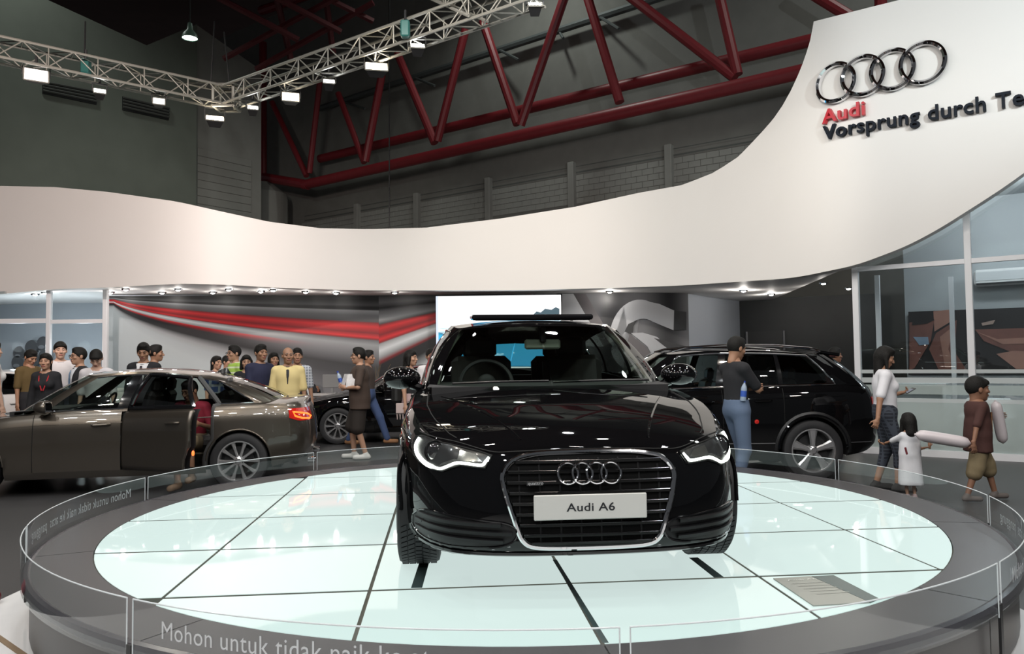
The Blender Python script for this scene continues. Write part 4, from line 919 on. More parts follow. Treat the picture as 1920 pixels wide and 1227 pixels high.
    # wheels
    def wheel(y, s):
        wt = link('wheel', None, car, (s*S['track'], y, S['wr']))
        M0 = Matrix.Rotation(PI/2*s, 4, 'Y'); r, wd, rr = S['wr'], S['ww']/2, S['rimr']
        pr = [(rr-.012, -wd*.86), (rr+.012, -wd*.97), (r*.86, -wd), (r*.965, -wd*.93), (r*.995, -wd*.78), (r, -wd*.4)]
        pr = pr+[(a, -b) for a, b in pr[::-1]]
        MB().lathe(pr, 56, M0).build('tyre', M_rub, wt)
        if detail == 2 and y < 2:
            mb = MB()
            for q in range(5):
                x0 = -wd*.8+q*wd*.33; x1 = x0+wd*.28
                for k in range(64):
                    a0, a1 = 2*PI*(k+.08+(q % 2)*.5)/64, 2*PI*(k+.86+(q % 2)*.5)/64; sl = (.02 if q < 2 else -.02 if q > 2 else 0)
                    V = [M0 @ Vector((rr_*math.cos(a+sl*(1 if x == x1 else -1)), rr_*math.sin(a+sl*(1 if x == x1 else -1)), x)) for rr_ in (r-.004, r+.006) for a, x in ((a0, x0), (a1, x0), (a1, x1), (a0, x1))]
                    mb.add(V, [(4, 5, 6, 7), (0, 1, 5, 4), (1, 2, 6, 5), (2, 3, 7, 6), (3, 0, 4, 7)])
            tag(mb.build('tread_blocks', M_rub, wt, smooth=False), kind='stuff')
        MB().lathe([(rr, wd*.84), (rr+.006, wd*.93), (rr-.012, wd*.93), (rr-.022, wd*.8), (rr-.03, wd*.1), (rr-.03, -wd*.8), (rr, -wd*.84)], 48, M0).build('rim', M_rim, wt)
        MB().lathe([(0, wd*.25), (rr*.72, wd*.25), (rr*.74, wd*.1), (rr-.03, wd*.05)], 32, M0).build('brake_disc', M_rimd, wt)
        MB().lathe([(0, wd*.86), (.03, wd*.86), (.034, wd*.83), (.06, wd*.78), (.068, wd*.6), (.068, wd*.2)], 24, M0).build('hub', M_rim, wt)
        MB().lathe([(0, wd*.872), (.026, wd*.872), (.028, wd*.85)], 16, M0).build('hub_cap', mat('hub_grey', (.25, .25, .26), .4, .5), wt)
        for k in range(spokes):
            a = 2*PI*(k+.5)/spokes; ca, sa = math.cos(a), math.sin(a); w0, w1 = (.017, .026) if spokes > 6 else (.028, .062)
            def pt(rad, off, z): return M0 @ Vector((rad*ca-off*sa, rad*sa+off*ca, z))
            st = [(.05, w0, wd*.80), (rr*.55, w0*.92 if spokes > 6 else w0*1.3, wd*.83), (rr-.012, w1, wd*.88)]
            mb = MB(); V = []
            for rad, ww_, z in st: V += [pt(rad, -ww_, z-.012), pt(rad, -ww_*.55, z), pt(rad, ww_*.55, z), pt(rad, ww_, z-.012), pt(rad, ww_*.8, z-.05), pt(rad, -ww_*.8, z-.05)]
            mb.add(V, [(b*6+k2, b*6+(k2+1) % 6, (b+1)*6+(k2+1) % 6, (b+1)*6+k2) for b in range(2) for k2 in range(6)])
            mb.build('spoke', M_rim, wt, angle=20)
        for k in range(5):
            a = 2*PI*k/5; q = M0 @ Vector((.045*math.cos(a), .045*math.sin(a), wd*.80)); MB().ellipsoid(q, (.008, .008, .008), 6, 4).build('wheel_nut', M_rimd, wt)
        # dark wheel well
        A = np.linspace(-.15, PI+.15, 22); ro = RA-.004
        mb = MB(); x_in, x_out = s*.52, s*(itp(S['W'], y)-.025)
        mb.grid([[(x_in, y+ro*math.cos(a), zax+ro*math.sin(a)), (x_out, y+ro*math.cos(a), zax+ro*math.sin(a))] for a in A])
        mb.add([(x_in, y+ro*math.cos(a), zax+ro*math.sin(a)) for a in A], [tuple(range(len(A)))]); mb.build('wheel_well', M_rimd, car)
        lip = [sproj(y+(RA-.004)*math.cos(a), zax+(RA+.002)*math.sin(a), s, -.004) for a in np.linspace(.06, PI-.06, 30)]
        MB().tube(lip, .011 if spokes > 6 else .02, 6).build('arch_lip', pm, car)
    for y in S['ax']:
        for s in (1, -1): wheel(y, s)
    # cabin
    zf = S['zb'][2][1]+.02; bw = .80; H = S['deck']
    mb = MB(); mb.box((0, (ax0+ax1)/2, zf), (1.02, ax1-ax0+.9, .04)); mb.box((0, (ax0+ax1)/2, zf+.01), (1.66, ax1-ax0-.95, .04)); mb.box((0, d0-.28, .62), (1.5, .05, .7)); mb.box((0, d2+.45, .62), (1.45, .05, .75)); mb.build('cabin_floor', M_int, car, smooth=False)
    mb = MB(); q = [(-.78, d0-.25, H-.09), (.78, d0-.25, H-.09), (.76, d0+.22, H-.07), (-.76, d0+.22, H-.07), (-.72, d0+.26, H-.32), (.72, d0+.26, H-.32)]
    mb.add(q, [(0, 1, 2, 3), (3, 2, 5, 4)]); mb.build('dashboard', M_int, car, smooth=False)
    for x, y in ((-.37, d0+.95), (.37, d0+.95), (-.37, d0+1.8), (.37, d0+1.8)):
        zz = zf+.32
        st_ = MB().box((x, y-.12, zz), (.5, .5, .16), bev=.05).build('seat', M_leather, car)
        MB().box((x, y+.16, zz+.34), (.48, .13, .60), M=Matrix.Rotation(R(-14), 4, 'X'), bev=.05).build('seat_back', M_leather, st_); MB().box((x, y+.25, zz+.70), (.25, .09, .17), M=Matrix.Rotation(R(-8), 4, 'X'), bev=.035).build('headrest', M_leather, st_)
    mb = MB(); c = Vector((-.37, d0+.42, H-.09)); Mw = Matrix.Translation(c) @ Matrix.Rotation(R(62), 4, 'X')
    mb.tube([Mw @ Vector((.185*math.cos(a), .185*math.sin(a), 0)) for a in np.linspace(0, 2*PI, 33)[:-1]], .014, 8, True); mb.tube([Mw @ Vector((-.18, 0, 0)), Mw @ Vector((.18, 0, 0))], .018, 6); mb.ellipsoid(Mw @ Vector((0, 0, 0)), (.07, .03, .07)); mb.build('steering_wheel', M_int, car)
    for s in (1, -1):
        # mirrors
        yb = G[5][1]+.10; zb = itp(S['zs'], yb)+.085; c = Vector((s*.965, yb, zb))
        c = Vector((s*.965, yb+.03, zb)); mi_ = link('wing_mirror', MB().ellipsoid((0, 0, 0), (.118, .13, .074), 20, 12).mesh('wing_mirror', pm), car, c)
        for v in mi_.data.vertices:
            x, y, z = v.co; k = 1+.35*max(0, -s*x/.118); v.co = (x*(1 if s*x > 0 else 1.15), min(y, .028), z*(1.0 if z < 0 else 1.05)-.0)
        MB().box((0, .031, 0), (.19, .006, .12), bev=.002).build('mirror_glass', M_chrome, mi_); MB().tube([(-s*.07, .0, -.045), (-s*.15, .01, -.075), (-s*.19, .02, -.085)], [.03, .024, .02], 8).build('mirror_foot', M_gloss, mi_)
        # handles
        for hy in (d1-.2, d2-.24):
            if open_door and s == 1 and hy > d1: continue
            z = itp(S['zs'], hy)-.14; mb = MB(); pts = [sproj(hy+dy, z+dy*.04, s, o) for dy, o in ((-.11, .006), (-.085, .028), (.06, .030), (.09, .006))]
            mb.tube(pts, [.012, .014, .014, .012], 8); mb.build('door_handle', pm, car)
        # sill line
        if detail:
            MB().tube([sproj(y, itp(S['zs'], y)-.115-.01*math.sin((y-.5)/3.5*PI), s, -.0035) for y in np.linspace(.75, 4.3 if S['trunk'] < 9 else 4.1, 40) if not (open_door and s == 1 and d1-.03 < y < d2+.03)], .006, 4).build('shoulder_line', pm, car)
    return car, dict(P=P, GP=GP, cols=cols, gcols=gcols, cells=cells, emit=emit, gcell=gcell, fproj=fproj, sproj=sproj, bvh=bvh, gi=gi, rsill=rsill, inside=inside, nr=nr, yc=yc, T=T)
def fpatch(car, proj, outline, nm, m_, off, parent=None, step=.02, mirror=(1, -1), n_edge=60):
    """patch of a given outline (x, z) lying on the front of the car"""
    res = []
    for s in mirror:
        P = [Vector((x*s, z)) for x, z in outline]
        ring = []
        for i in range(len(P)):
            a, b = P[i], P[(i+1) % len(P)]; k = max(1, int((b-a).length/step))
            ring += [a.lerp(b, q/k) for q in range(k)]
        x0, x1 = min(p.x for p in ring), max(p.x for p in ring); z0, z1 = min(p.y for p in ring), max(p.y for p in ring)
        def ins(p):
            c = False; n = len(ring)
            for i in range(n):
                a, b = ring[i], ring[i-1]
                if (a.y > p.y) != (b.y > p.y) and p.x < (b.x-a.x)*(p.y-a.y)/(b.y-a.y)+a.x: c = not c
            return c
        inn = [Vector((x, z)) for x in np.arange(x0+step/2, x1, step) for z in np.arange(z0+step/2, z1, step)]
        inn = [p for p in inn if ins(p) and min((p-q).length for q in ring) > step*.4]
        n = len(ring); r = delaunay_2d_cdt(ring+inn, [(i, (i+1) % n) for i in range(n)], [], 1, 1e-6)
        vs = [proj(p.x, p.y, off) for p in r[0]]
        fs = [f for f in r[2] if ins((r[0][f[0]]+r[0][f[1]]+r[0][f[2]])/3)]
        mb = MB(); mb.add(vs, fs); res.append(mb.build(nm, m_, parent or car))
    return res
# ---------------------------------------------------------------- the black sedan on the turntable
CY = R(5.0)
car, D = build_car(SEDAN, 'glossy black sedan facing forward on the glowing turntable, headlights lit', (.357, 3.67, TZ+.006), CY, M_pblack, detail=2, cat='car', name='black_sedan')
fp = D['fproj']
GRL = [(0, .697), (.20, .694), (.29, .684), (.345, .668), (.385, .637), (.405, .595), (.402, .555), (.385, .49), (.36, .41), (.335, .335), (.315, .300), (.28, .278), (.20, .269), (0, .266)]
GR = curve_pts(GRL, 40); full = [(x, z) for x, z in GR]+[(-x, z) for x, z in GR[::-1][1:-1]]
grille = fpatch(car, fp, full, 'grille', mat('grille_black', (.004, .004, .004), .7, spec=.1), .006, mirror=(1,), step=.03)[0]
MB().tube([fp(x, z, .012) for x, z in full], .0135, 8, True).build('chrome_surround', M_chrome, grille)
def gw(z):
    return float(np.interp(z, [.268, .30, .335, .41, .49, .555, .595, .637, .668, .69], [.26, .31, .333, .357, .383, .398, .40, .382, .34, .25]))-.012
for z in (.655, .61, .563, .516, .468, .42, .372, .325, .288):
    x1 = gw(z); mb = MB()
    xs = np.linspace(-x1, x1, 21); mb.grid([[fp(x, z+dz, o) for dz, o in ((-.009, .008), (-.006, .020), (.004, .022), (.007, .008))] for x in xs]); mb.build('grille_bar', mat('bar_black', (.006, .006, .006), .3, spec=.3), grille)
    MB().tube([fp(x, z+.006, .022) for x in xs], .0022, 4).build('grille_bar_edge', mat('bar_chrome', (.10, .10, .105), .2, 1), grille)
for k in range(8):
    x = -.33+.094*k; mb = MB(); zz = [z for z in np.linspace(.28, .67, 12) if abs(x) < gw(z)]; mb.tube([fp(x, z, .008) for z in zz], .005, 4); mb.build('grille_strut', M_black, grille)
# rings, plate, badge
em = MB()
ring_o = thing('tmp', 'x', 'x'); bpy.data.objects.remove(ring_o)
for k in range(4):
    xk = -.1005+.067*k-.006; mb = MB(); mb.tube([fp(xk+.0465*math.cos(a), .605+.0465*math.sin(a), .034+.004*(k % 2)) for a in np.linspace(0, 2*PI, 41)[:-1]], .0062, 8, True); mb.build('emblem_ring', M_chrome, grille)
pl = MB().box((0, -.028, .455), (.525, .010, .115), bev=.004).build('number_plate', mat('plate_white', (.62, .61, .58), .4), car, loc=(-.008, .004, 0))
vs, fs = textmesh('Audi A6', .052, 0, 1.04, 1.25, .012); x0, x1 = min(v[0] for v in vs), max(v[0] for v in vs)
for lv, lf in split_letters(vs, fs): MB().add([(x-(x0+x1)/2, -.0345, .437+y) for x, y, z in lv], lf).build('plate_letter', mat('plate_print', (.015, .016, .02), .4), pl, smooth=False)
vs, fs = textmesh('quattro', .021, 0, 1, 1.15); bd = MB().box((-.262, .0, .562), (.075, .004, .017)).build('badge', M_gloss, car, loc=(0, fp(-.262, .562, .032).y, 0))
for lv, lf in split_letters(vs, fs): MB().add([(x-.295, -.004, .5575+y) for x, y, z in lv], lf).build('badge_letter', mat('badge_silver', (.75, .75, .76), .2, .8), bd, smooth=False)
# headlights
HL = [(.452, .686), (.52, .706), (.60, .722), (.70, .736), (.79, .752), (.822, .742), (.838, .70), (.834, .655), (.80, .628), (.74, .608), (.685, .604), (.645, .624), (.60, .638), (.54, .632), (.487, .628)]
DR_ = [(.800, .738), (.818, .705), (.816, .672), (.800, .648), (.765, .626), (.722, .616), (.690, .616), (.652, .634), (.612, .648), (.56, .645), (.502, .641), (.484, .656), (.466, .676)]
hls = fpatch(car, fp, HL, 'headlight', mat('lamp_housing', (.05, .05, .052), .25, .3), .003)
for h, s in zip(hls, (1, -1)):
    mb = MB(); pts = curve_pts(DR_, 60); n = len(pts); rr = [.0105 if k < n*.40 else .0068 for k in range(n)]
    mb.tube([fp(x*s, z, .010) for x, z in pts], rr, 8); mb.build('daylight_strip', M_drl, h)
    c = fp(.715*s, .685, -.028); Mx = Matrix.Translation(c) @ Matrix.Rotation(PI/2, 4, 'X') @ Matrix.Rotation(R(18*s), 4, 'Y')
    MB().lathe([(0, .035), (.03, .032), (.046, .016), (.050, .0), (.056, .0), (.058, .012), (.06, 0)], 28, Mx).build('projector', mat('projector_glass', (.03, .03, .032), .05, .2, coat=1), h)
    tri = [(.50, .657), (.53, .69), (.60, .706), (.615, .66), (.56, .655)]
    fpatch(car, fp, tri, 'reflector', mat('reflector_silver', (.55, .55, .53), .15, .9), .006, h, mirror=(s,))
    fpatch(car, fp, [(.60, .662), (.63, .665), (.69, .640), (.70, .628), (.655, .642)], 'indicator_reflector', MATS['reflector_silver'], .007, h, mirror=(s,))
    fpatch(car, fp, HL, 'lens', M_lens, .022, h, mirror=(s,))
    MB().tube([fp(x*s, z, .012) for x, z in HL], .004, 5, True).build('lamp_gap', M_gap, h)
# lower intakes with three blades
IN = [(.838, .352), (.80, .392), (.745, .408), (.655, .404), (.50, .390), (.39, .377), (.345, .345), (.36, .30), (.42, .274), (.55, .262), (.70, .26), (.80, .268), (.838, .30)]
ins_ = fpatch(car, fp, IN, 'air_intake', M_black, .004, step=.03)
for h, s in zip(ins_, (1, -1)):
    MB().tube([fp(x*s, z, .006) for x, z in curve_pts(IN+[IN[0]], 60)[:-1]], .0055, 6, True).build('intake_rim', M_gloss, h)
    for zc_, x0, x1 in ((.372, .42, .815), (.335, .37, .825), (.298, .41, .825)):
        xs = np.linspace(x0, x1, 12); mb = MB(); mb.grid([[fp(x*s, zc_+.02*(x-.4)+dz, o) for dz, o in ((-.012, .008), (-.009, .026), (.006, .030), (.010, .008))] for x in xs]); mb.build('intake_blade', mat('blade_black', (.010, .010, .011), .4, spec=.3), h)
# bumper seams, splitter, washer caps
MB().tube([fp(x, .232, .006) for x in np.linspace(-.8, .8, 41)], .012, 6).build('front_splitter', M_gloss, car)
for s in (1, -1):
    hp_ = [(.0, .708), (.2, .705), (.35, .700), (.45, .70), (.60, .735), (.72, .752), (.80, .766)]
    MB().tube([fp(x*s, z, .001) for x, z in curve_pts(hp_, 30)], .0035, 4).build('hood_gap', M_gap, car)
    MB().ellipsoid(fp(.78*s, .345, .002), (.012, .008, .012)).build('park_sensor', M_gap, car)
    # hood creases
    pts = [(.31+.34*t+.05*t*t, .16+1.05*t) for t in np.linspace(0, 1, 24)]
    mb = MB(); V = []
    for x, y in pts:
        h = D['bvh'].ray_cast(Vector((x*s, y, 2)), Vector((0, 0, -1))); V.append(Vector((x*s, y, h[0].z-.0095)))
    mb.tube(V, .012, 8); mb.build('hood_crease', M_pblack, car)
# sunroof panel tilted, rear-view mirror, wipers
MB().box((0, 2.52, 1.474), (.92, .52, .042), M=Matrix.Rotation(R(3.5), 4, 'X'), bev=.012).build('sunroof_panel', M_gloss, car)
MB().box((0, 2.29, 1.452), (.88, .07, .022), M=Matrix.Rotation(R(14), 4, 'X'), bev=.006).build('sunroof_deflector', M_pblack, car)
rv = MB().box((.05, 2.12, 1.25), (.265, .03, .075), bev=.02).build('rear_view_mirror', mat('mirror_back', (.40, .42, .34), .5), car); MB().box((.05, 2.10, 1.32), (.045, .05, .12), bev=.01).build('mirror_foot', M_black, rv)
for s in (1, -1):
    mb = MB(); mb.tube([(D['GP'][i, D['gi'](4.55)][0]*s*.955, D['GP'][i, D['gi'](4.55)][1]+.05, D['GP'][i, D['gi'](4.55)][2]-.01) for i in range(2, 11)], .028, 8); mb.build('pillar_trim', mat('pillar_trim_beige', (.24, .26, .20), .6), car)
for x0, x1 in ((-.62, -.02), (.02, .62)):
    MB().tube([(x0, 1.36, .99), ((x0+x1)/2, 1.26, 1.0), (x1, 1.275, 1.0)], .008, 5).build('wiper', M_black, car)
mb = MB(); vs, fs = [], []
# ---------------------------------------------------------------- grey brown sedan at the left with an open rear door
th = R(-79); wp = ground(447, 919); lx = Vector((math.cos(th), math.sin(th), 0)); ly = Vector((-math.sin(th), math.cos(th), 0))
org = wp-lx*.935-ly*SEDAN['ax'][1]; org.z = 0
SG = squeeze(SEDAN, 4.15, .72); SG['doors'] = (1.60, 2.53, 3.56); d_ = list(SG['gh']); SG['gh'] = d_[:8]+[(.845, 2.46, .615, 2.62, 1.413), (.845, 2.58, .615, 2.71, 1.412)]+d_[10:]
gcar, E_ = build_car(SG, 'brown grey metallic sedan seen from the side with its rear door open', org, th, M_pgrey, open_door=True, name='grey_sedan')
d0, d1, d2 = SG['doors']; hinge = (.925, d1+.01, 0)
dcells = E_['cells'](lambda i, j: d1 <= E_['yc'](j) < d2 and i >= E_['rsill'])
door = E_['emit']('rear_door', E_['P'], dcells, (1,), M_pgrey, None, hinge)
sm = door.modifiers.new('shell', 'SOLIDIFY'); sm.thickness = .035; sm.offset = -1
Pi = E_['P'].copy(); Pi[:, :, 0] -= .11
inn = E_['emit']('door_card', Pi, dcells, (1,), M_int, door, hinge); inn.location = (0, 0, 0)
Gp = E_['GP']; gcell = E_['gcell']; gi = E_['gi']
o = E_['emit']('side_window', Gp, gcell(lambda i, g: 2 <= i < 9 and 9.3 < g < 11.35), (1,), M_darkglass, door, hinge); o.location = (0, 0, 0)
fr_ = [Vector(Gp[2, j])-Vector(hinge) for j in range(gi(9), gi(11.6)+1)]+[Vector(Gp[i, gi(11.6)])-Vector(hinge) for i in range(3, 10)]+[Vector(Gp[9, j])-Vector(hinge) for j in range(gi(11.6), gi(9)-1, -1)]+[Vector(Gp[i, gi(9)])-Vector(hinge) for i in range(8, 2, -1)]
MB().tube(fr_, .026, 8, True).build('window_frame', M_gloss, door); MB().tube([p+Vector((.012, 0, 0)) for p in fr_[:gi(11.6)-gi(9)+1]], .010, 6).build('chrome_strip', M_chrome, door)
o = E_['emit']('door_belt', Gp, gcell(lambda i, g: i < 2 and 9 < g < 11.6), (1,), M_pgrey, door, hinge); o.location = (0, 0, 0)
hy = d2-.24; z = itp(SG['zs'], hy)-.14; MB().tube([E_['sproj'](hy+dy, z+dy*.04, 1, q)-Vector(hinge) for dy, q in ((-.11, .006), (-.085, .028), (.06, .030), (.09, .006))], .013, 8).build('door_handle', M_pgrey, door)
MB().ellipsoid((-.06, d2-d1-.01, .50), (.02, .012, .03)).build('door_lamp', mat('door_lamp_red', (.6, .05, .02), .3, emit=(1, .15, .03), es=2.5), door)
door.rotation_euler = (0, 0, R(-33))
# door jambs, seal round the opening
sl = [E_['sproj'](d1+.03, z, 1, -.06) for z in np.linspace(.32, .95, 8)]; MB().tube(sl, .03, 6).build('door_jamb', M_int, gcar)
jr = [Vector(E_['P'][i, int(np.argmin([abs(c[1]-d2) if c[2] == 1 else 9 for c in E_['cols']]))])-Vector((.03, .01, 0)) for i in range(2, 15)]+[Vector(Gp[i, gi(12)])-Vector((.02, 0, 0)) for i in range(1, 10)]
MB().tube(jr, .032, 8).build('door_seal', mat('seal_grey', (.05, .05, .05), .6), gcar)
# tail lamp, reflector, exhaust, antenna
tp = [(4.40, .93), (4.62, .955), (4.74, .95), (4.80, .90), (4.80, .80), (4.70, .765), (4.58, .80)]
def tproj(x, z, off): return E_['sproj'](x, z, 1, off)
def cproj(a, z, off):
    h = E_['bvh'].ray_cast(Vector((2.2*math.cos(a)+.2, 4.12+2.2*math.sin(a), z)), Vector((-math.cos(a), -math.sin(a), 0)))
    return h[0]+Vector((math.cos(a), math.sin(a), 0))*off if h[0] else Vector((.8, 4.6, z))
mb = MB(); mb.grid([[cproj(R(a), z, .006) for z in np.linspace(.79+.05*max(0, (34-a)/12), .945, 8)] for a in np.linspace(24, 66, 16)]); tl = mb.build('tail_lamp', M_tail, gcar)
mb = MB(); mb.tube([cproj(R(a), z, .010) for a, z in ((28, .90), (38, .885), (50, .865), (60, .83), (52, .805), (38, .82), (30, .85))], .012, 8, True); mb.build('tail_light_strip', mat('tail_strip', (.7, .1, .02), .2, emit=(1, .22, .03), es=1.6), tl)
mb = MB(); mb.grid([[(-p.x, p.y, p.z) for p in [cproj(R(a), z, .006) for z in np.linspace(.775, .95, 6)]] for a in np.linspace(8, 62, 10)]); mb.build('tail_lamp', M_tail, gcar)
for s in (1, -1): MB().lathe([(.03, 0), (.045, 0), (.045, .09), (.035, .09)], 16, Matrix.Translation((s*.56, 4.62, .29)) @ Matrix.Rotation(-PI/2, 4, 'X')).build('exhaust_tip', M_chrome, gcar)
MB().tube([E_['sproj'](y, .36, 1, .002) for y in np.linspace(4.22, 4.45, 10)], .010, 6).build('bumper_trim', M_pgrey, gcar)
mb = MB(); mb.add([(0, 3.42, 1.39), (.018, 3.52, 1.375), (0, 3.56, 1.455), (-.018, 3.52, 1.375), (0, 3.62, 1.36)], [(0, 1, 2), (0, 2, 3), (1, 4, 2), (3, 2, 4)]); mb.build('roof_antenna', M_gloss, gcar)
# ---------------------------------------------------------------- tall black car at the right
th = R(-90.5); wp = ground(1528, 903); lx = Vector((math.cos(th), math.sin(th), 0)); ly = Vector((-math.sin(th), math.cos(th), 0))
org = wp-lx*.945-ly*SUV['ax'][1]; org.z = 0
suv, F_ = build_car(SUV, 'tall black crossover with chrome roof rails, parked side-on beside the glass booth', org, th, M_pblack, name='black_crossover', glassm=M_carglass, spokes=5)
for s in (1, -1):
    MB().tube([(s*.63, 2.05, 1.585), (s*.665, 2.2, 1.628), (s*.675, 2.7, 1.652), (s*.67, 3.3, 1.642), (s*.655, 3.75, 1.605), (s*.63, 3.9, 1.57)], .017, 8).build('roof_rail', M_chrome, suv)
    MB().tube([F_['sproj'](y, .46, s, .003) for y in np.linspace(SUV['ax'][0]+.46, SUV['ax'][1]-.46, 24)], .008, 6).build('sill_strip', M_chrome, suv)
    MB().tube([F_['sproj'](y, .46, s, .003) for y in np.linspace(SUV['ax'][1]+.46, 4.42, 8)], .008, 6).build('bumper_strip', M_chrome, suv)
    A = np.linspace(.02, PI-.02, 28)
    for ya in SUV['ax']: MB().tube([F_['sproj'](ya+.445*math.cos(a), SUV['zax']+.445*math.sin(a), s, -.012) for a in A], .03, 6).build('arch_cladding', M_black, suv)
def cproj2(a, z, off):
    h = F_['bvh'].ray_cast(Vector((2.2*math.cos(a)+.2, 4.05+2.2*math.sin(a), z)), Vector((-math.cos(a), -math.sin(a), 0)))
    return h[0]+Vector((math.cos(a), math.sin(a), 0))*off if h[0] else Vector((.8, 4.4, z))
for s in (1, -1):
    mb = MB(); mb.grid([[(s*p.x, p.y, p.z) for p in [cproj2(R(a), z, .006) for z in np.linspace(.90, 1.0, 6)]] for a in np.linspace(34, 62, 12)]); mb.build('tail_lamp', mat('tail_red_dark', (.22, .006, .006), .1, emit=(1, .05, .03), es=.12, coat=1), suv)
MB().ellipsoid(F_['sproj'](3.0, .72, 1, .004), (.008, .028, .028), 10, 6).build('side_reflector', M_tail, suv)
mb = MB().box((0, 4.06, 1.537), (1.1, .26, .04), M=Matrix.Rotation(R(-9), 4, 'X'), bev=.012); mb.build('roof_spoiler', M_pblack, suv)
# ---------------------------------------------------------------- black sedan in the middle distance and white car at the booth
th = R(-84); wp = ground(633, 834); lx = Vector((math.cos(th), math.sin(th), 0)); ly = Vector((-math.sin(th), math.cos(th), 0))
org = wp-lx*.93-ly*SEDAN['ax'][0]; org.z = 0
build_car(SEDAN, 'black sedan in the middle distance behind the man in brown shirt and shorts', org, th, M_pblack, detail=False, name='black_sedan', glassm=M_darkglass)
build_car(SEDAN, 'white car with dark window behind the smiling woman, before the booth', (-12.3, 15.2, 0), R(-90), M_pwhite, detail=False, name='white_sedan', glassm=M_darkglass)
# ================================================================ people
def smin(a, b, k):
    h = np.clip(.5+.5*(b-a)/k, 0, 1); return b+(a-b)*h-k*h*(1-h)
class SDF:
    def __init__(s): s.pr = []
    def cap(s, a, b, r1, r2=None, k=.02, sc=None):
        s.pr.append(('c', np.array(a, float), np.array(b, float), r1, r1 if r2 is None else r2, k)); return s
    def ell(s, c, r, k=.03, rot=None): s.pr.append(('e', np.array(c, float), np.array(r, float), rot, None, k)); return s
    def cut(s, fn): s.pr.append(('x', fn, None, None, None, None)); return s
    def sub(s, c, r, k=.01): s.pr.append(('s', np.array(c, float), r, None, None, k)); return s
    def mesh(s, h):
        lo, hi = np.full(3, 9e9), np.full(3, -9e9)
        for p in s.pr:
            if p[0] == 'c':
                m = max(p[3], p[4]); lo = np.minimum(lo, np.minimum(p[1], p[2])-m); hi = np.maximum(hi, np.maximum(p[1], p[2])+m)
            elif p[0] == 'e':
                m = p[2] if p[3] is None else np.full(3, p[2].max()); lo = np.minimum(lo, p[1]-m); hi = np.maximum(hi, p[1]+m)
        lo -= 3*h; hi += 3*h; n = np.ceil((hi-lo)/h).astype(int)+1
        ax = [lo[i]+h*np.arange(n[i]) for i in range(3)]; V = np.full(n, .5)
        for p in s.pr:
            if p[0] == 'x':
                X, Y, Z = np.meshgrid(*ax, indexing='ij', sparse=True); V = np.maximum(V, p[1](X, Y, Z)); continue
            if p[0] == 'c': m = max(p[3], p[4])+.09; a, b = np.minimum(p[1], p[2])-m, np.maximum(p[1], p[2])+m
            elif p[0] == 'e': m = p[2] if p[3] is None else np.full(3, p[2].max()); a, b = p[1]-m-.09, p[1]+m+.09
            else: a, b = p[1]-p[2]-.05, p[1]+p[2]+.05
            i0 = np.clip(np.floor((a-lo)/h).astype(int), 0, n); i1 = np.clip(np.ceil((b-lo)/h).astype(int)+1, 0, n)
            if (i1 <= i0).any(): continue
            sl = tuple(slice(i0[q], i1[q]) for q in range(3)); X, Y, Z = np.meshgrid(*[ax[q][sl[q]] for q in range(3)], indexing='ij', sparse=True)
            if p[0] == 'c':
                d = p[2]-p[1]; L2 = max(d@d, 1e-9); t = np.clip(((X-p[1][0])*d[0]+(Y-p[1][1])*d[1]+(Z-p[1][2])*d[2])/L2, 0, 1)
                D = np.sqrt((X-p[1][0]-t*d[0])**2+(Y-p[1][1]-t*d[1])**2+(Z-p[1][2]-t*d[2])**2)-(p[3]+(p[4]-p[3])*t)
            elif p[0] == 'e':
                x, y, z = X-p[1][0], Y-p[1][1], Z-p[1][2]
                if p[3] is not None:
                    M = p[3]; x, y, z = M[0, 0]*x+M[1, 0]*y+M[2, 0]*z, M[0, 1]*x+M[1, 1]*y+M[2, 1]*z, M[0, 2]*x+M[1, 2]*y+M[2, 2]*z
                k0 = np.sqrt((x/p[2][0])**2+(y/p[2][1])**2+(z/p[2][2])**2); k1 = np.sqrt((x/p[2][0]**2)**2+(y/p[2][1]**2)**2+(z/p[2][2]**2)**2)+1e-6
                D = k0*(k0-1)/k1
            else: V[sl] = -smin(-V[sl], np.sqrt((X-p[1][0])**2+(Y-p[1][1])**2+(Z-p[1][2])**2)-p[2], p[5]); continue
            V[sl] = smin(V[sl], D, p[5])
        return nets(V, lo, h)
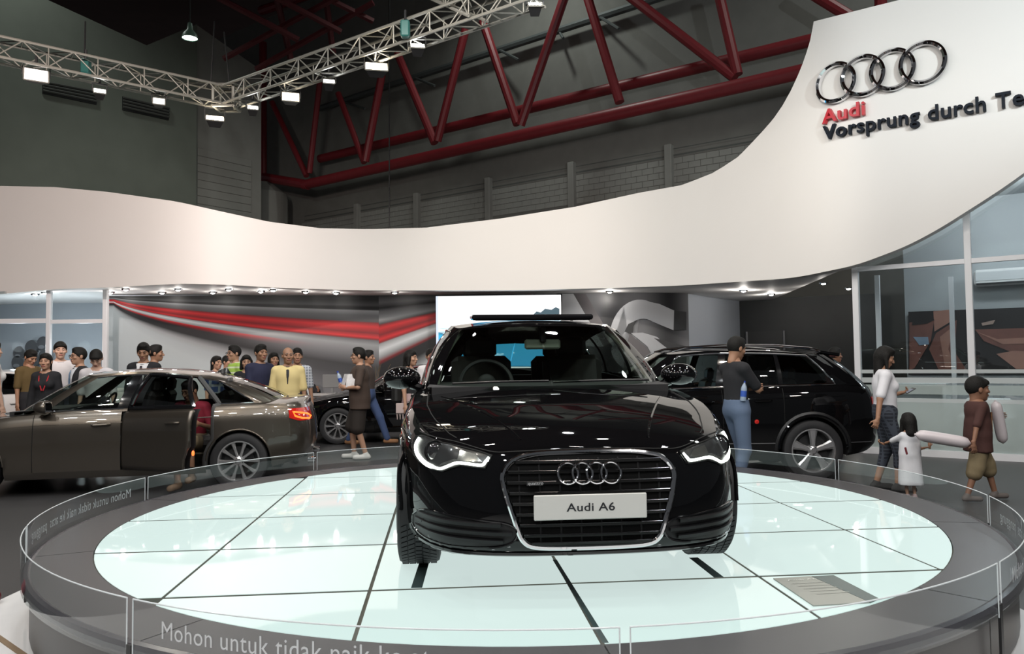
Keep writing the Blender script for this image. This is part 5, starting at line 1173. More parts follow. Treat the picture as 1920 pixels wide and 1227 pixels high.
def nets(V, lo, h):
    S = V < 0; n = np.array(V.shape)
    c = [S[a:n[0]-1+a, b:n[1]-1+b, d:n[2]-1+d] for a in (0, 1) for b in (0, 1) for d in (0, 1)]
    act = ~(np.logical_and.reduce(c) | ~np.logical_or.reduce(c))
    idx = np.argwhere(act)
    if not len(idx): return [], []
    acc = np.zeros((len(idx), 3)); cnt = np.zeros(len(idx))
    offs = [(a, b, d) for a in (0, 1) for b in (0, 1) for d in (0, 1)]
    val = {o: V[idx[:, 0]+o[0], idx[:, 1]+o[1], idx[:, 2]+o[2]] for o in offs}
    for o in offs:
        for q in range(3):
            if o[q]: continue
            e = list(o); e[q] = 1; e = tuple(e); a, b = val[o], val[e]; m = (a < 0) != (b < 0); t = np.where(m, a/np.where(a == b, 1, a-b), 0)
            p = np.array(o, float)[None, :].repeat(len(idx), 0); p[:, q] += t; acc[m] += p[m]; cnt[m] += 1
    vs = lo+h*(idx+acc/cnt[:, None]); num = np.full(n-1, -1); num[tuple(idx.T)] = np.arange(len(idx)); F = []
    for q in range(3):
        a, b = [r for r in range(3) if r != q]
        s0 = [slice(1, n[r]-1) for r in range(3)]; s0[q] = slice(0, n[q]-1); s1 = list(s0); s1[q] = slice(1, n[q])
        A, B = S[tuple(s0)], S[tuple(s1)]; ch = np.argwhere(A != B)
        if not len(ch): continue
        base = ch.copy(); base[:, a] += 1; base[:, b] += 1
        def nb(da, db):
            z = base.copy(); z[:, a] -= da; z[:, b] -= db; return num[tuple(z.T)]
        Q = np.stack([nb(1, 1), nb(0, 1), nb(0, 0), nb(1, 0)], 1); fl = B[tuple(ch.T)] ^ (q == 1); Q[fl] = Q[fl][:, ::-1]; F.append(Q[(Q >= 0).all(1)])
    return vs, np.concatenate(F)
def rawmesh(name, vs, fs, mats, mi=None, parent=None):
    me = bpy.data.meshes.new(name); vs = np.asarray(vs, np.float32); fs = np.asarray(fs, np.int32)
    me.vertices.add(len(vs)); me.vertices.foreach_set('co', vs.ravel()); me.loops.add(fs.size); me.loops.foreach_set('vertex_index', fs.ravel())
    me.polygons.add(len(fs)); me.polygons.foreach_set('loop_start', np.arange(len(fs), dtype=np.int32)*4)
    for m in (mats if isinstance(mats, (list, tuple)) else [mats]): me.materials.append(m)
    if mi is not None: me.polygons.foreach_set('material_index', np.asarray(mi, np.int32))
    me.polygons.foreach_set('use_smooth', np.ones(len(fs), bool)); me.update(calc_edges=True); me.validate()
    return link(name, me, parent)
def ik(root, tgt, l1, l2, hint):
    root, tgt = np.array(root, float), np.array(tgt, float); d = tgt-root; L = np.linalg.norm(d); Lm = min(L, (l1+l2)*.998); u = d/max(L, 1e-6); tgt = root+u*Lm
    a = (l1*l1-l2*l2+Lm*Lm)/(2*Lm); hgt = math.sqrt(max(l1*l1-a*a, 0)); hv = np.array(hint, float); hv = hv-u*(hv@u); hv /= max(np.linalg.norm(hv), 1e-6)
    return root+u*a+hv*hgt, tgt
def clothmat(name, col, kind=None, c2=(1, 1, 1), sc=30):
    if name in MATS: return MATS[name]
    m = mat(name, col, .85, bump=(90, .15))
    if kind:
        nt, N, Lk = nodes_of(m); tc = N.new('ShaderNodeTexCoord'); sx = N.new('ShaderNodeSeparateXYZ'); Lk.new(tc.outputs['Object'], sx.inputs[0]); outs = []
        for axn in ((2,) if kind == 'stripes' else (0, 2)):
            s = N.new('ShaderNodeMath'); s.operation = 'MULTIPLY'; s.inputs[1].default_value = sc; Lk.new(sx.outputs[axn], s.inputs[0]); f = N.new('ShaderNodeMath'); f.operation = 'FRACT'; Lk.new(s.outputs[0], f.inputs[0])
            g = N.new('ShaderNodeMath'); g.operation = 'GREATER_THAN'; g.inputs[1].default_value = .68; Lk.new(f.outputs[0], g.inputs[0]); outs.append(g.outputs[0])
        if len(outs) == 2:
            a = N.new('ShaderNodeMath'); a.operation = 'MAXIMUM'; Lk.new(outs[0], a.inputs[0]); Lk.new(outs[1], a.inputs[1]); outs = [a.outputs[0]]
        mx = N.new('ShaderNodeMix'); mx.data_type = 'RGBA'; Lk.new(outs[0], mx.inputs[0]); mx.inputs[6].default_value = (*col, 1); mx.inputs[7].default_value = (*c2, 1); Lk.new(mx.outputs[2], N['Principled BSDF'].inputs['Base Color'])
    return m
SKIN = {'a': (.44, .25, .165), 'b': (.34, .18, .11), 'c': (.26, .13, .08), 'd': (.55, .34, .25)}
def skinmat(k): return mat('skin_'+k, SKIN[k], .55)
M_hair = mat('black_hair', (.008, .007, .006), .6, spec=.25, bump=(120, .6)); M_hairg = mat('grey_hair', (.09, .085, .08), .6); M_hairb = mat('dark_brown_hair', (.022, .012, .008), .42)
M_eye = mat('eye_dark', (.015, .01, .01), .2); M_eyew = mat('eye_white', (.6, .58, .56), .3); M_lip = mat('lip', (.33, .11, .09), .5)
def hand_mesh(wrist, dirv, palm, curl, s, side):
    d = np.array(dirv, float); d /= np.linalg.norm(d); nrm = np.array(palm, float); nrm -= d*(nrm@d); nrm /= max(np.linalg.norm(nrm), 1e-6); lat = np.cross(d, nrm)*side
    S = SDF(); S.ell((0, 0, .052*s), (.040*s, .017*s, .052*s), .01); S.cap((0, 0, -.03*s), (0, 0, .03*s), .027*s, .026*s, .015)
    for x, L in ((-.031, .066), (-.0105, .076), (.0105, .072), (.031, .055)):
        b = np.array((x*s, 0, .09*s)); a1 = curl*.8; p1 = b+np.array((x*.15*s, math.sin(a1)*L*.5*s, math.cos(a1)*L*.5*s)); a2 = curl*1.9; p2 = p1+np.array((0, math.sin(a2)*L*.5*s, math.cos(a2)*L*.5*s))
        S.cap(b, p1, .0095*s, .0085*s, .004); S.cap(p1, p2, .0085*s, .0068*s, .003)
    t0 = np.array((.032*s, .004*s, .03*s)); t1 = t0+np.array((.028*s, .012*s, .026*s)); t2 = t1+np.array((.006*s, (.012+.02*curl)*s, .028*s)); S.cap(t0, t1, .013*s, .0105*s, .008); S.cap(t1, t2, .0105*s, .008*s, .004)
    v, f = S.mesh(.0052*max(s, .62)); v = np.array(wrist)+v[:, :1]*lat+v[:, 1:2]*nrm+v[:, 2:]*d
    if side < 0: f = f[:, ::-1]
    return v, f
def person(label, x, y, rz, H=1.7, skin='b', hair='short', hairm=None, top=((.5, .5, .5), .45), bottom=('long', (.05, .05, .06)), arms=None, feet=None, head=(0, 0), fem=False, girth=1., shoes=(.03, .03, .03), h=.014, child=0., hip=None, lean=0., extras=(), group=None, z=0., hands=True, topmat=None, botmat=None, hem=.88, world=False, collar=None):
    rzr = R(rz); t = thing('person', label, 'person', (x, y, z), rzr, group); Mi = (Matrix.Translation((x, y, z)) @ Matrix.Rotation(rzr, 4, 'Z')).inverted(); s = H/1.72
    def L(p): return np.array(Mi @ Vector(p))/s     # world point to the person's own metres at 1.72
    hs = (1+child*.42)*1.05                                 # heads of children are larger
    hz = .90 if hip is None else hip[2]; hx = .085 if not fem else .088; hy0 = 0 if hip is None else hip[1]
    pel = np.array((0, hy0, hz+.05)); tl = np.array((0, -math.sin(lean), math.cos(lean)))
    T = lambda dx, dy, dz: pel+np.array((dx, 0, 0))+tl*(dz)+np.array((0, math.cos(lean), math.sin(lean)))*dy
    sw = .172 if not fem else .148; g = girth; sw *= (1-.12*child)*(.6+.4*g)
    shz = .465-.05*child; nb = T(0, .01, .50-.05*child); hc = T(0, -.02, .665-.02*child)+np.array((0, -.03*math.sin(lean), 0))
    body = SDF(); cl = SDF(); infl = .016
    for S, e in ((body, 0), (cl, infl)):
        S.ell(T(0, 0, .0), np.array((.155*g, .115*g, .13))+e, .04); S.ell(T(0, -.01*(g > 1.05), .15), np.array((.137*g, .105*g, .17))+e, .05); S.ell(T(0, .0, .33), np.array((.158*(g*.6+.4)*(1 if not fem else .9), .112*g, .19))+e, .05)
        [S.cap(T(q*.02, .012, shz+.012), T(q*sw*.92, .015, shz-.022), .056+e, .05+e, .045) for q in (-1, 1)]
        if fem and not child:
            for q in (-1, 1): S.ell(T(q*.07, -.09, .31), np.array((.062, .055, .062))+e*.6, .03)
    body.cap(nb, hc+np.array((0, .012, -.05)), .056 if not fem else .048, .05, .03)
    ar = {'p': ((.22, .02, .93), 1), 'n': ((-.22, .02, .93), -1)}; J = {}
    for k in 'pn':
        sg = ar[k][1]; a = (arms or {}).get(k); sh = T(sg*sw, .015, shz-.03)
        if a is None: tg = T(sg*.235*max(1, g*.95), .0, -.10); tg = np.array((tg[0], tg[1]-.03, tg[2])); hint = (sg*.4, 1, 0); hd = None; pn = (-sg, 0, 0); curl = .35
        else:
            tg = L(a['w']) if 'w' in a else np.array(a['l'], float); hint = a.get('hint', (sg*.5, .6, -1)); hd = a.get('dir'); pn = a.get('palm', (-sg, 0, 0)); curl = a.get('curl', .5)
        el, wr = ik(sh, tg, .285, .255, hint); J[k] = (sh, el, wr, hd, pn, curl)
        body.cap(sh, el, .046*(.5+.5*g), .037, .03); body.cap(el, wr, .037, .025, .02)
    ft = feet or {}; LG = {}
    for k, sg in (('p', 1), ('n', -1)):
        f = ft.get(k, (sg*.10, 0, .0)); hp_ = pel+np.array((sg*hx, 0, -.05)); kh = f[3] if len(f) > 3 else (0, -1, 0); an = np.array(f[:3], float)+np.array((0, .0, .085))
        kn, an = ik(hp_, an, .415, .42, kh); LG[k] = (hp_, kn, an); body.cap(hp_, kn, .082*(.5+.5*g), .055, .04); body.cap(kn, an, .055, .036, .02)
        toe = an+np.array((sg*.02, -.155, -.045)); body.cap(an+np.array((0, .03, -.045)), toe, .036, .030, .02)
    sm_ = skinmat(skin)
    bv, bf = body.mesh(h/s*1.0)
    parts_v, parts_f, mi = [bv], [bf], [np.zeros(len(bf), int)]; n0 = len(bv)
    # head in its own frame
    hd_ = SDF(); hd_.ell((0, .010, .022), (.075, .092, .096), .02); hd_.ell((0, -.024, -.045), (.058, .066, .078), .03); hd_.ell((0, -.064, -.096), (.026, .022, .020), .025)
    hd_.cap((0, -.090, .008), (0, -.108, -.030), .0075, .0125, .012); hd_.ell((.013, -.098, -.033), (.009, .010, .008), .006); hd_.ell((-.013, -.098, -.033), (.009, .010, .008), .006)
    for q in (-1, 1):
        hd_.cap((q*.014, -.086, .027), (q*.045, -.076, .024), .009, .008, .012); hd_.ell((q*.046, -.062, -.022), (.022, .020, .018), .02); hd_.sub((q*.031, -.104, .004), .018, .012); hd_.ell((q*.031, -.077, .004), (.0135, .0125, .010), .004); hd_.ell((q*.079, .012, -.006), (.010, .021, .032), .006)
    hd_.cap((-.018, -.089, -.060), (.018, -.089, -.060), .0085, None, .008); hd_.cap((-.014, -.088, -.068), (.014, -.088, -.068), .0085, None, .006)
    hd_.cap((0, .02, -.04), (0, .028, -.15), .05 if not fem else .043, .048 if not fem else .042, .03)
    hv, hf = hd_.mesh(.0068 if h > .013 else .0058)
    cen = hv[hf].mean(1); hm_ = np.zeros(len(hf), int)
    for q in (-1, 1):
        hm_[(np.abs(cen[:, 0]-q*.031) < .012) & (np.abs(cen[:, 2]-.004) < .0062) & (cen[:, 1] < -.07)] = 1
        hm_[(np.abs(cen[:, 0]-q*.031) < .017) & (np.abs(cen[:, 2]-.029+abs(0)) < .0042) & (cen[:, 1] < -.06)] = 2
    hm_[(np.abs(cen[:, 0]) < .022) & (np.abs(cen[:, 2]+.064) < .0088) & (cen[:, 1] < -.07)] = 3
    RH = np.array((Matrix.Rotation(R(head[0]), 3, 'Z') @ Matrix.Rotation(R(head[1]), 3, 'X')))
    toW = lambda v: (np.asarray(v)*hs) @ RH.T+hc
    def toWh(v):
        v = np.array(v)*hs; dr = np.minimum(v[:, 2]+.03, 0); v[:, 2] = np.maximum(v[:, 2], -.03); v = v @ RH.T+hc; v[:, 2] += dr; return v
    parts_v.append(toW(hv)); parts_f.append(hf+n0); mi.append(hm_); n0 += len(hv)
    if hands:
        for k in 'pn':
            sh, el, wr, dd, pn, curl = J[k]; dv = (wr-el) if dd is None else np.array(dd, float)
            v, f = hand_mesh(wr, dv, pn, curl, .98-.1*fem, 1 if k == 'p' else -1); parts_v.append(v); parts_f.append(f+n0); mi.append(np.zeros(len(f), int)); n0 += len(v)
    rawmesh('body', np.concatenate(parts_v)*s, np.concatenate(parts_f), [sm_, M_eye, hairm or M_hair, M_lip], np.concatenate(mi), t)
    # hair
    hm2 = hairm or M_hair
    if hair:
        S = SDF(); S.ell((0, .014, .030), (.086, .102, .104), .02)
        if hair == 'short': S.ell((0, -.03, .095), (.06, .055, .035), .02); S.cut(lambda X, Y, Z: (-Y-Z-.030)*.7)
        elif hair == 'spiky':
            for q in range(16):
                a = q*2.4; r_ = .018+.045*(q/16); S.cap((r_*math.cos(a), -.01+r_*math.sin(a), .11), (1.2*r_*math.cos(a), -.018+1.2*r_*math.sin(a), .137), .018, .010, .014)
            S.cut(lambda X, Y, Z: (-Y-Z-.030)*.7)
        elif hair == 'fringe':
            S.ell((0, -.055, .055), (.074, .05, .045), .02); S.cut(lambda X, Y, Z: np.maximum((-Y-1.6*Z-.005)*.55, -.085-Z+.0*X))
        elif hair == 'bald': S.cut(lambda X, Y, Z: np.maximum((-Y-Z-.0)*.7, np.maximum(Z-.045, -Y-.02)))
        elif hair in ('long', 'bob', 'back'):
            ln = {'long': .40, 'bob': .12, 'back': .17}[hair]
            S.ell((0, -.03, .085), (.066, .06, .04), .02)
            S.cap((0, .055, .0), (0, .075, -ln), .068, .05 if hair == 'long' else .06, .03)
            if hair != 'back':
                for q in (-1, 1): S.cap((q*.072, .0, .02), (q*.083, .0 if hair == 'bob' else -.05, -ln*.85), .028, .026, .03)
            S.cut(lambda X, Y, Z: (-Y-np.where(Z > .03, .8*Z, .10*Z)-.036)*.8)
        v, f = S.mesh(.009); rawmesh('hair', (toWh(v) if hair in ('long', 'bob', 'back') else toW(v))*s, f, hm2, None, t)
    # top
    tc_, slv = top[0], top[1]; tm = topmat or clothmat('cloth_%02x%02x%02x' % tuple(int(c*255) for c in tc_), tc_)
    if tc_ is not None:
        for k in 'pn':
            sh, el, wr = J[k][:3]
            if slv <= 0: continue
            if slv <= .5: e2 = sh+(el-sh)*(slv/.5); cl.cap(sh, e2, .063, .060, .03)
            else: cl.cap(sh, el, .062, .052, .03); e2 = el+(wr-el)*((slv-.5)/.5*.98); cl.cap(el, e2, .052, .040, .02)
        hz2 = hem+(hz-.90)
        if hem < .85 and hip is None:
            for q in (-1, 1): cl.cap(T(q*.05, 0, .14), (q*(.075 if hem > .5 else .06), hy0+.005, max(hem-.02, .2)), .118*g, (.128 if hem > .5 else .15)*g, .05)
        cl.cut(lambda X, Y, Z: np.maximum(hz2-Z, Z-(nb[2]+.02)))
        cl.cut(lambda X, Y, Z: -(np.sqrt(X**2+(Y-nb[1]+.02)**2+((Z-nb[2]-.03)*.8)**2)-.078))
        v, f = cl.mesh(h/s*1.0); rawmesh('shirt', v*s, f, tm, None, t)
        if collar is not None:
            a = np.linspace(0, 2*PI, 25)[:-1]; MB().tube([Vector(nb+np.array((.072*math.cos(q), -.012+.075*math.sin(q), .004+.018*math.sin(q))))*s for q in a], .014*s, 6, True).build('collar', clothmat('cloth_c%02x%02x%02x' % tuple(int(c*255) for c in collar), collar), t)
    # bottom
    kind, bc = bottom
    if kind and kind != 'dress':
        S = SDF(); e = .020; S.ell(T(0, 0, .0), np.array((.155*g, .115*g, .13))+e, .04); S.ell(T(0, 0, .10), np.array((.140*g, .108*g, .10))+e*.6, .04)
        wd_ = False; fr = {'long': 2, 'capri': 1.45, 'short': .99, 'bermuda': 1.22, 'brief': .55, 'skirt': 0, 'dress': 0}[kind]
        for k in 'pn':
            a, b, c = LG[k]
            if fr: 
                wd_ = kind in ('short', 'bermuda'); S.cap(a, a+(b-a)*min(1, fr), (.108 if wd_ else .098)*(.5+.5*g), .112 if wd_ else .072, .04)
                if fr > 1: S.cap(b, b+(c-b)*(fr-1)*.98, .110 if wd_ else .070, .108 if wd_ else .058, .03)
            else: S.cap(a+np.array((0, 0, .03)), a+(b-a)*.8, .10, .13, .06)
        wz = pel[2]+.10; S.cut(lambda X, Y, Z: Z-wz)
        bm_ = botmat or clothmat('cloth_b%02x%02x%02x' % tuple(int(c*255) for c in bc), bc)
        v, f = S.mesh(h/s*1.0); rawmesh('skirt' if kind == 'skirt' else ('shorts' if wd_ else 'trousers'), v*s, f, bm_, None, t)
    if shoes is not None:
        for k, sg in (('p', 1), ('n', -1)):
            an = LG[k][2]; S = SDF(); toe = an+np.array((sg*.02, -.165, -.048)); S.cap(an+np.array((0, .035, -.045)), toe, .044, .040, .02); S.cap(an+np.array((0, .01, -.03)), an+np.array((0, .0, .0)), .043, .044, .02)
            z0_ = an[2]-.085; S.cut(lambda X, Y, Z: z0_-Z); v, f = S.mesh(.011); rawmesh('shoe', v*s, f, clothmat('cloth_s%02x%02x%02x' % tuple(int(c*255) for c in shoes), shoes), None, t)
    for e in extras:
        if e == 'glasses':
            mb = MB()
            for q in (-1, 1):
                mb.tube([Vector(toW((q*.033+.024*math.cos(a), -.104, .002+.017*math.sin(a))))*s for a in np.linspace(0, 2*PI, 17)[:-1]], .0032*s, 5, True); mb.tube([Vector(toW(p))*s for p in ((q*.057, -.102, .008), (q*.076, -.06, .008), (q*.084, .01, .002))], .003*s, 5)
            mb.tube([Vector(toW(p))*s for p in ((-.009, -.105, .006), (.009, -.105, .006))], .003*s, 5); mb.build('glasses', M_black, t)
        elif e[0] == 'front':      # shirt front and tie inside a jacket
            S = SDF(); S.ell(T(0, 0, .15), (.137*g+.022, .105*g+.022, .19), .05); S.ell(T(0, .0, .33), (.175, .112*g+.024, .19), .05); S.cap(T(-sw*.5, .0, shz), T(sw*.5, .0, shz), .066, None, .05)
            p0 = T(0, 0, .20); S.cut(lambda X, Y, Z: np.maximum(np.maximum(np.abs(X)-(.012+.26*np.clip(Z-p0[2], 0, 1))*(e[3] if len(e) > 3 else 1), Y+.02), np.maximum(p0[2]-Z, Z-nb[2]-.0))); v, f = S.mesh(.011)
            if len(v): rawmesh('shirt_front', v*s, f, clothmat('cloth_front_%d' % int(e[1][2]*100), e[1]), None, t)
            if e[2]:
                y = T(0, -.112*g-.034, .3)[1]; mb = MB(); pts = [T(0, -.098*g-.025, .46), T(0, -.112*g-.032, .40), T(0, -.112*g-.036, .3), T(0, -.112*g-.03, .2)]; V = []
                for p, w_ in zip(pts, (.016, .02, .028, .034)): V.append([(p+np.array((q*w_, 0 if q else -.006, 0)))*s for q in (-1, 0, 1)])
                mb.grid(V); mb.build('tie', clothmat('tie_%d' % int(e[2][2]*100), e[2]), t)
        elif e[0] == 'lanyard':
            mb = MB(); pts = [T(-.07, -.05, .50), T(-.06, -.125, .38), T(-.012, -.15, .22), T(.012, -.15, .22), T(.06, -.125, .38), T(.07, -.05, .50)]; mb.tube([Vector(p)*s for p in pts], .009*s, 5); mb.build('lanyard', clothmat('lanyard_red', e[1]), t)
    return t, J, s
def pp(u, Y): p = at(u, 650, Y); return p.x, p.y
def Hh(u, vtop, Y): return at(u, vtop, Y).z
def P_(label, u, vt, Y, rz, **k):
    x, y = pp(u, Y); return person(label, x, y, rz, Hh(u, vt, Y)*.985, **k)
# ---------------------------------------------------------------- visitors, left to right
DK = (.012, .012, .015); WHT = (.70, .69, .68)
F0 = dict(h=.016)
P_('woman in white sleeveless dress at the edge of the picture, beside the grey bonnet', -16, 640, 11.6, 150, skin='d', hair='long', top=(WHT, 0), bottom=('skirt', WHT), fem=True, **F0)
P_('man in dark shirt looking down behind the smiling woman', 56, 656, 13.6, 70, skin='b', hair='short', top=((.10, .065, .02), .45), bottom=('long', DK), head=(0, 25), **F0)
P_('smiling woman in black jacket with red lanyard by the booth', 87, 663, 11.9, 12, skin='a', hair='back', top=(DK, 1), bottom=('long', DK), fem=True, extras=(('lanyard', (.45, .02, .03)),), **F0)
P_('tall young man in white polo shirt before the booth glass', 113, 641, 12.6, 35, skin='d', hair='fringe', top=((.62, .59, .60), .45), bottom=('long', (.05, .05, .07)), collar=(.62, .59, .6), **F0)
P_('man in glasses and dark suit with pale blue tie, facing the smiling woman', 150, 652, 12.0, -42, skin='a', hair='short', top=((.02, .02, .024), 1), bottom=('long', DK), extras=('glasses', ('front', (.70, .72, .76), (.20, .32, .48))), **F0)
P_('person with black hair bowing over the roof of the grey car', 183, 655, 11.75, 18, skin='d', hair='fringe', top=((.68, .64, .66), .5), bottom=('long', DK), head=(0, 38), lean=.12, **F0)
P_('man in dark suit and white shirt looking down at the car roof', 270, 643, 12.0, 8, skin='b', hair='short', top=(DK, 1), bottom=('long', DK), head=(6, 18), extras=(('front', (.72, .71, .72), (.05, .04, .05)),), **F0)
P_('man in dark suit standing behind the suited man who looks down', 290, 647, 12.9, 110, skin='b', hair='short', top=((.015, .016, .02), 1), bottom=('long', DK), extras=(('front', (.7, .7, .7), None),), **F0)
P_('girl in blue and white shirt, smallest of the group behind the boot', 405, 668, 14.2, 62, skin='a', hair='back', top=((.35, .42, .60), .45), bottom=('long', DK), fem=True, topmat=clothmat('blue_white_shirt', (.10, .16, .40), 'plaid', (.7, .72, .78), 7), **F0)
P_('dark haired person half hidden between girl and green striped polo', 425, 667, 15.1, 75, skin='a', hair='short', top=(DK, .45), bottom=('long', DK), **F0)
P_('man in lime green polo with white stripes', 441, 648, 13.4, -48, skin='a', hair='short', top=((.42, .56, .10), .45), bottom=('long', (.05, .05, .07)), topmat=clothmat('lime_stripes', (.36, .55, .09), 'stripes', (.68, .75, .50), 11), collar=(.5, .6, .3), extras=('glasses',), **F0)
P_('woman with black hair smiling beside the man in navy polo', 462, 666, 12.9, 20, skin='a', hair='bob', top=(DK, .45), bottom=('long', DK), fem=True, **F0)
P_('man in navy polo shirt smiling to one side', 488, 646, 12.3, 50, skin='b', hair='short', top=((.016, .018, .05), .45), bottom=('long', (.05, .05, .06)), collar=(.016, .018, .05), girth=1.06, arms={'p': dict(l=(.05, -.30, 1.02), curl=.8), 'n': dict(l=(-.10, -.27, 1.05), curl=.8)}, **F0)
P_('woman in pink with dark hair hidden behind the yellow polo man', 512, 661, 13.6, 40, skin='b', hair='bob', top=((.42, .12, .13), .45), bottom=('long', DK), fem=True, **F0)
P_('balding man in pale yellow polo with dark collar', 540, 651, 11.95, 14, skin='b', hair='bald', hairm=M_hairg, top=((.72, .58, .27), .47), bottom=('long', (.10, .09, .08)), girth=1.16, collar=(.03, .03, .04), head=(10, 0), extras=(('front', (.03, .03, .035), None, .36),), h=.014)
P_('man in grey checked shirt behind the balding man', 557, 653, 12.9, 20, skin='b', hair='short', top=((.3, .32, .36), .45), bottom=('long', DK), topmat=clothmat('grey_check', (.22, .24, .28), 'plaid', (.5, .52, .56), 22), **F0)
# reception desk with seated man and monitor
dp = at(608, 730, 16.75); desk = thing('reception_desk', 'pale reception desk behind the boot of the grey sedan', 'desk', (dp.x, dp.y, 0))
MB().box((0, 0, .83), (1.15, .6, .05), bev=.01).build('desk_top', mat('desk_grey', (.42, .40, .39), .5), desk); MB().box((0, -.24, .41), (1.08, .04, .80)).build('front_panel', mat('desk_front', (.36, .34, .33), .5), desk)
for q in (-1, 1): MB().box((q*.54, 0, .41), (.04, .5, .82)).build('side_panel', MATS['desk_front'], desk)
mo = thing('monitor', 'grey computer monitor seen from behind on the reception desk', 'monitor', (dp.x+.16, dp.y+.02, .855)); MB().box((0, 0, .26), (.40, .035, .28), bev=.01).build('screen_housing', mat('monitor_grey', (.20, .20, .20), .5), mo); MB().box((0, .02, .07), (.05, .04, .14)).build('stand', MATS['monitor_grey'], mo); MB().box((0, .0, .008), (.2, .14, .016)).build('base', MATS['monitor_grey'], mo)
for k in range(2): tag(MB().lathe([(0, 0), (.03, 0), (.032, .10), (.014, .14), (.014, .17), (0, .17)], 12).build('bottle', mat('clear_plastic', (.6, .63, .65), .15, alpha=.6), None, (dp.x-.44+.12*k, dp.y-.1, .856)), ('clear water bottle on the reception desk, beside the checked shirt man', 'second clear water bottle on the reception desk, nearer the monitor')[k], 'bottle', 'bottles on the desk')
sx_, sy_ = pp(572, 17.35)
ch = thing('office_chair', 'dark chair under the seated man at the reception desk', 'chair', (sx_, sy_+.02, 0)); MB().box((0, 0, .43), (.46, .44, .07), bev=.02).build('seat', M_black, ch); MB().box((0, .22, .72), (.42, .05, .42), bev=.02).build('backrest', M_black, ch)
for a in range(4): MB().box(((-1)**a*.19, (.17 if a < 2 else -.17), .2), (.035, .035, .4)).build('leg', M_black, ch)
person('seated man in dark suit working at the reception desk', sx_, sy_, 35, 1.70, 'b', 'short', None, (DK, 1), ('long', DK), {'p': dict(l=(.15, -.42, .92)), 'n': dict(l=(-.12, -.42, .92))}, {'p': (.1, -.38, 0), 'n': (-.1, -.38, 0)}, hip=(0, 0, .50), lean=.12, extras=(('front', (.7, .7, .7), None),), h=.016)
# dried twigs in a pot between the two standing men
pt_ = at(660, 690, 16.9); tw = thing('twig_pot', 'tall pot of dried brown twigs behind the man in brown shirt', 'plant', (pt_.x+.42, 17.1, 0)); MB().lathe([(0, 0), (.17, 0), (.22, .55), (.20, .56), (.19, .5), (0, .5)], 20).build('pot', mat('pot_dark', (.05, .05, .05), .5), tw)
for k in range(16):
    a, l = 2*PI*k/16+.3*random.random(), .55+.45*random.random(); b = .22*random.random()+.06; l *= 1.25
    MB().tube([(0, 0, .48), (b*.4*math.cos(a), b*.4*math.sin(a), .48+l*.5), (b*1.5*math.cos(a+.4), b*1.5*math.sin(a+.4), .48+l)], [.009, .007, .003], 5).build('twig', mat('twig_brown', (.16, .11, .06), .8), tw)
# man in brown with brochure and bottle
g_ = ground(675, 861); x, y = g_.x, g_.y
t, J, s_ = person('man in brown shirt and dark shorts with white shoes, holding a brochure', x, y, -80, Hh(670, 652, y)*.985, 'a', 'short', None, ((.055, .035, .026), .42), ('short', (.022, .016, .013)), {'p': dict(w=at(650, 728, y-.16), hint=(1.2, .7, -.6), dir=(-.1, -1, .3), curl=.6, palm=(-1, 0, .3)), 'n': dict(w=at(655, 722, y+.12), hint=(-.4, .9, -.6), curl=1.1, dir=(.1, -1, .6))}, {'p': (.10, .09, 0), 'n': (-.10, -.09, 0)}, girth=1.26, shoes=(.62, .60, .57), h=.0125, hem=.78, collar=(.055, .035, .026), extras=('glasses',))
c = at(652, 714, y-.13)
br_o = thing('brochure', 'open white brochure held by the man in brown shirt', 'brochure', c, R(-35))
for q in (-1, 1): MB().box((q*.075, .0, .0), (.15, .006, .21), M=Matrix.Rotation(R(22*q), 4, 'Z') @ Matrix.Rotation(R(-18), 4, 'X')).build('page', mat('page_white', (.62, .60, .60), .5, noise=(14, .5)), br_o, smooth=False)
def bottle(label, p, tilt=0, cap=(.02, .05, .35)):
    b = thing('water_bottle', label, 'bottle', p); b.rotation_euler = (0, R(tilt), 0)
    MB().lathe([(0, 0), (.030, 0), (.033, .01), (.033, .13), (.027, .16), (.013, .19), (.013, .205), (0, .205)], 16).build('bottle_body', mat('bottle_clear', (.45, .55, .70), .12, alpha=.7), b)
    MB().lathe([(.0338, .045), (.0338, .11)], 16).build('bottle_label', mat('bottle_blue', (.04, .10, .42), .4), b); MB().lathe([(0, .225), (.015, .225), (.015, .20), (0, .20)], 12).build('cap', mat('cap_blue', cap, .4), b)
bottle('small water bottle with blue cap in the hand of the man in brown', at(641, 722, y+.02), -18)
# man in jeans walking behind him
g_ = ground(690, 838); x, y = g_.x, g_.y
person('man in dark shirt and blue jeans walking behind the man in brown', x, y, 80, Hh(692, 657, y)*.985, 'b', 'short', None, ((.05, .035, .03), .45), ('long', (.045, .075, .17)), None, {'p': (.09, -.36, 0.0), 'n': (-.09, .34, .03, (0, -1, 0))}, shoes=(.30, .15, .07), h=.0145, hem=.88)
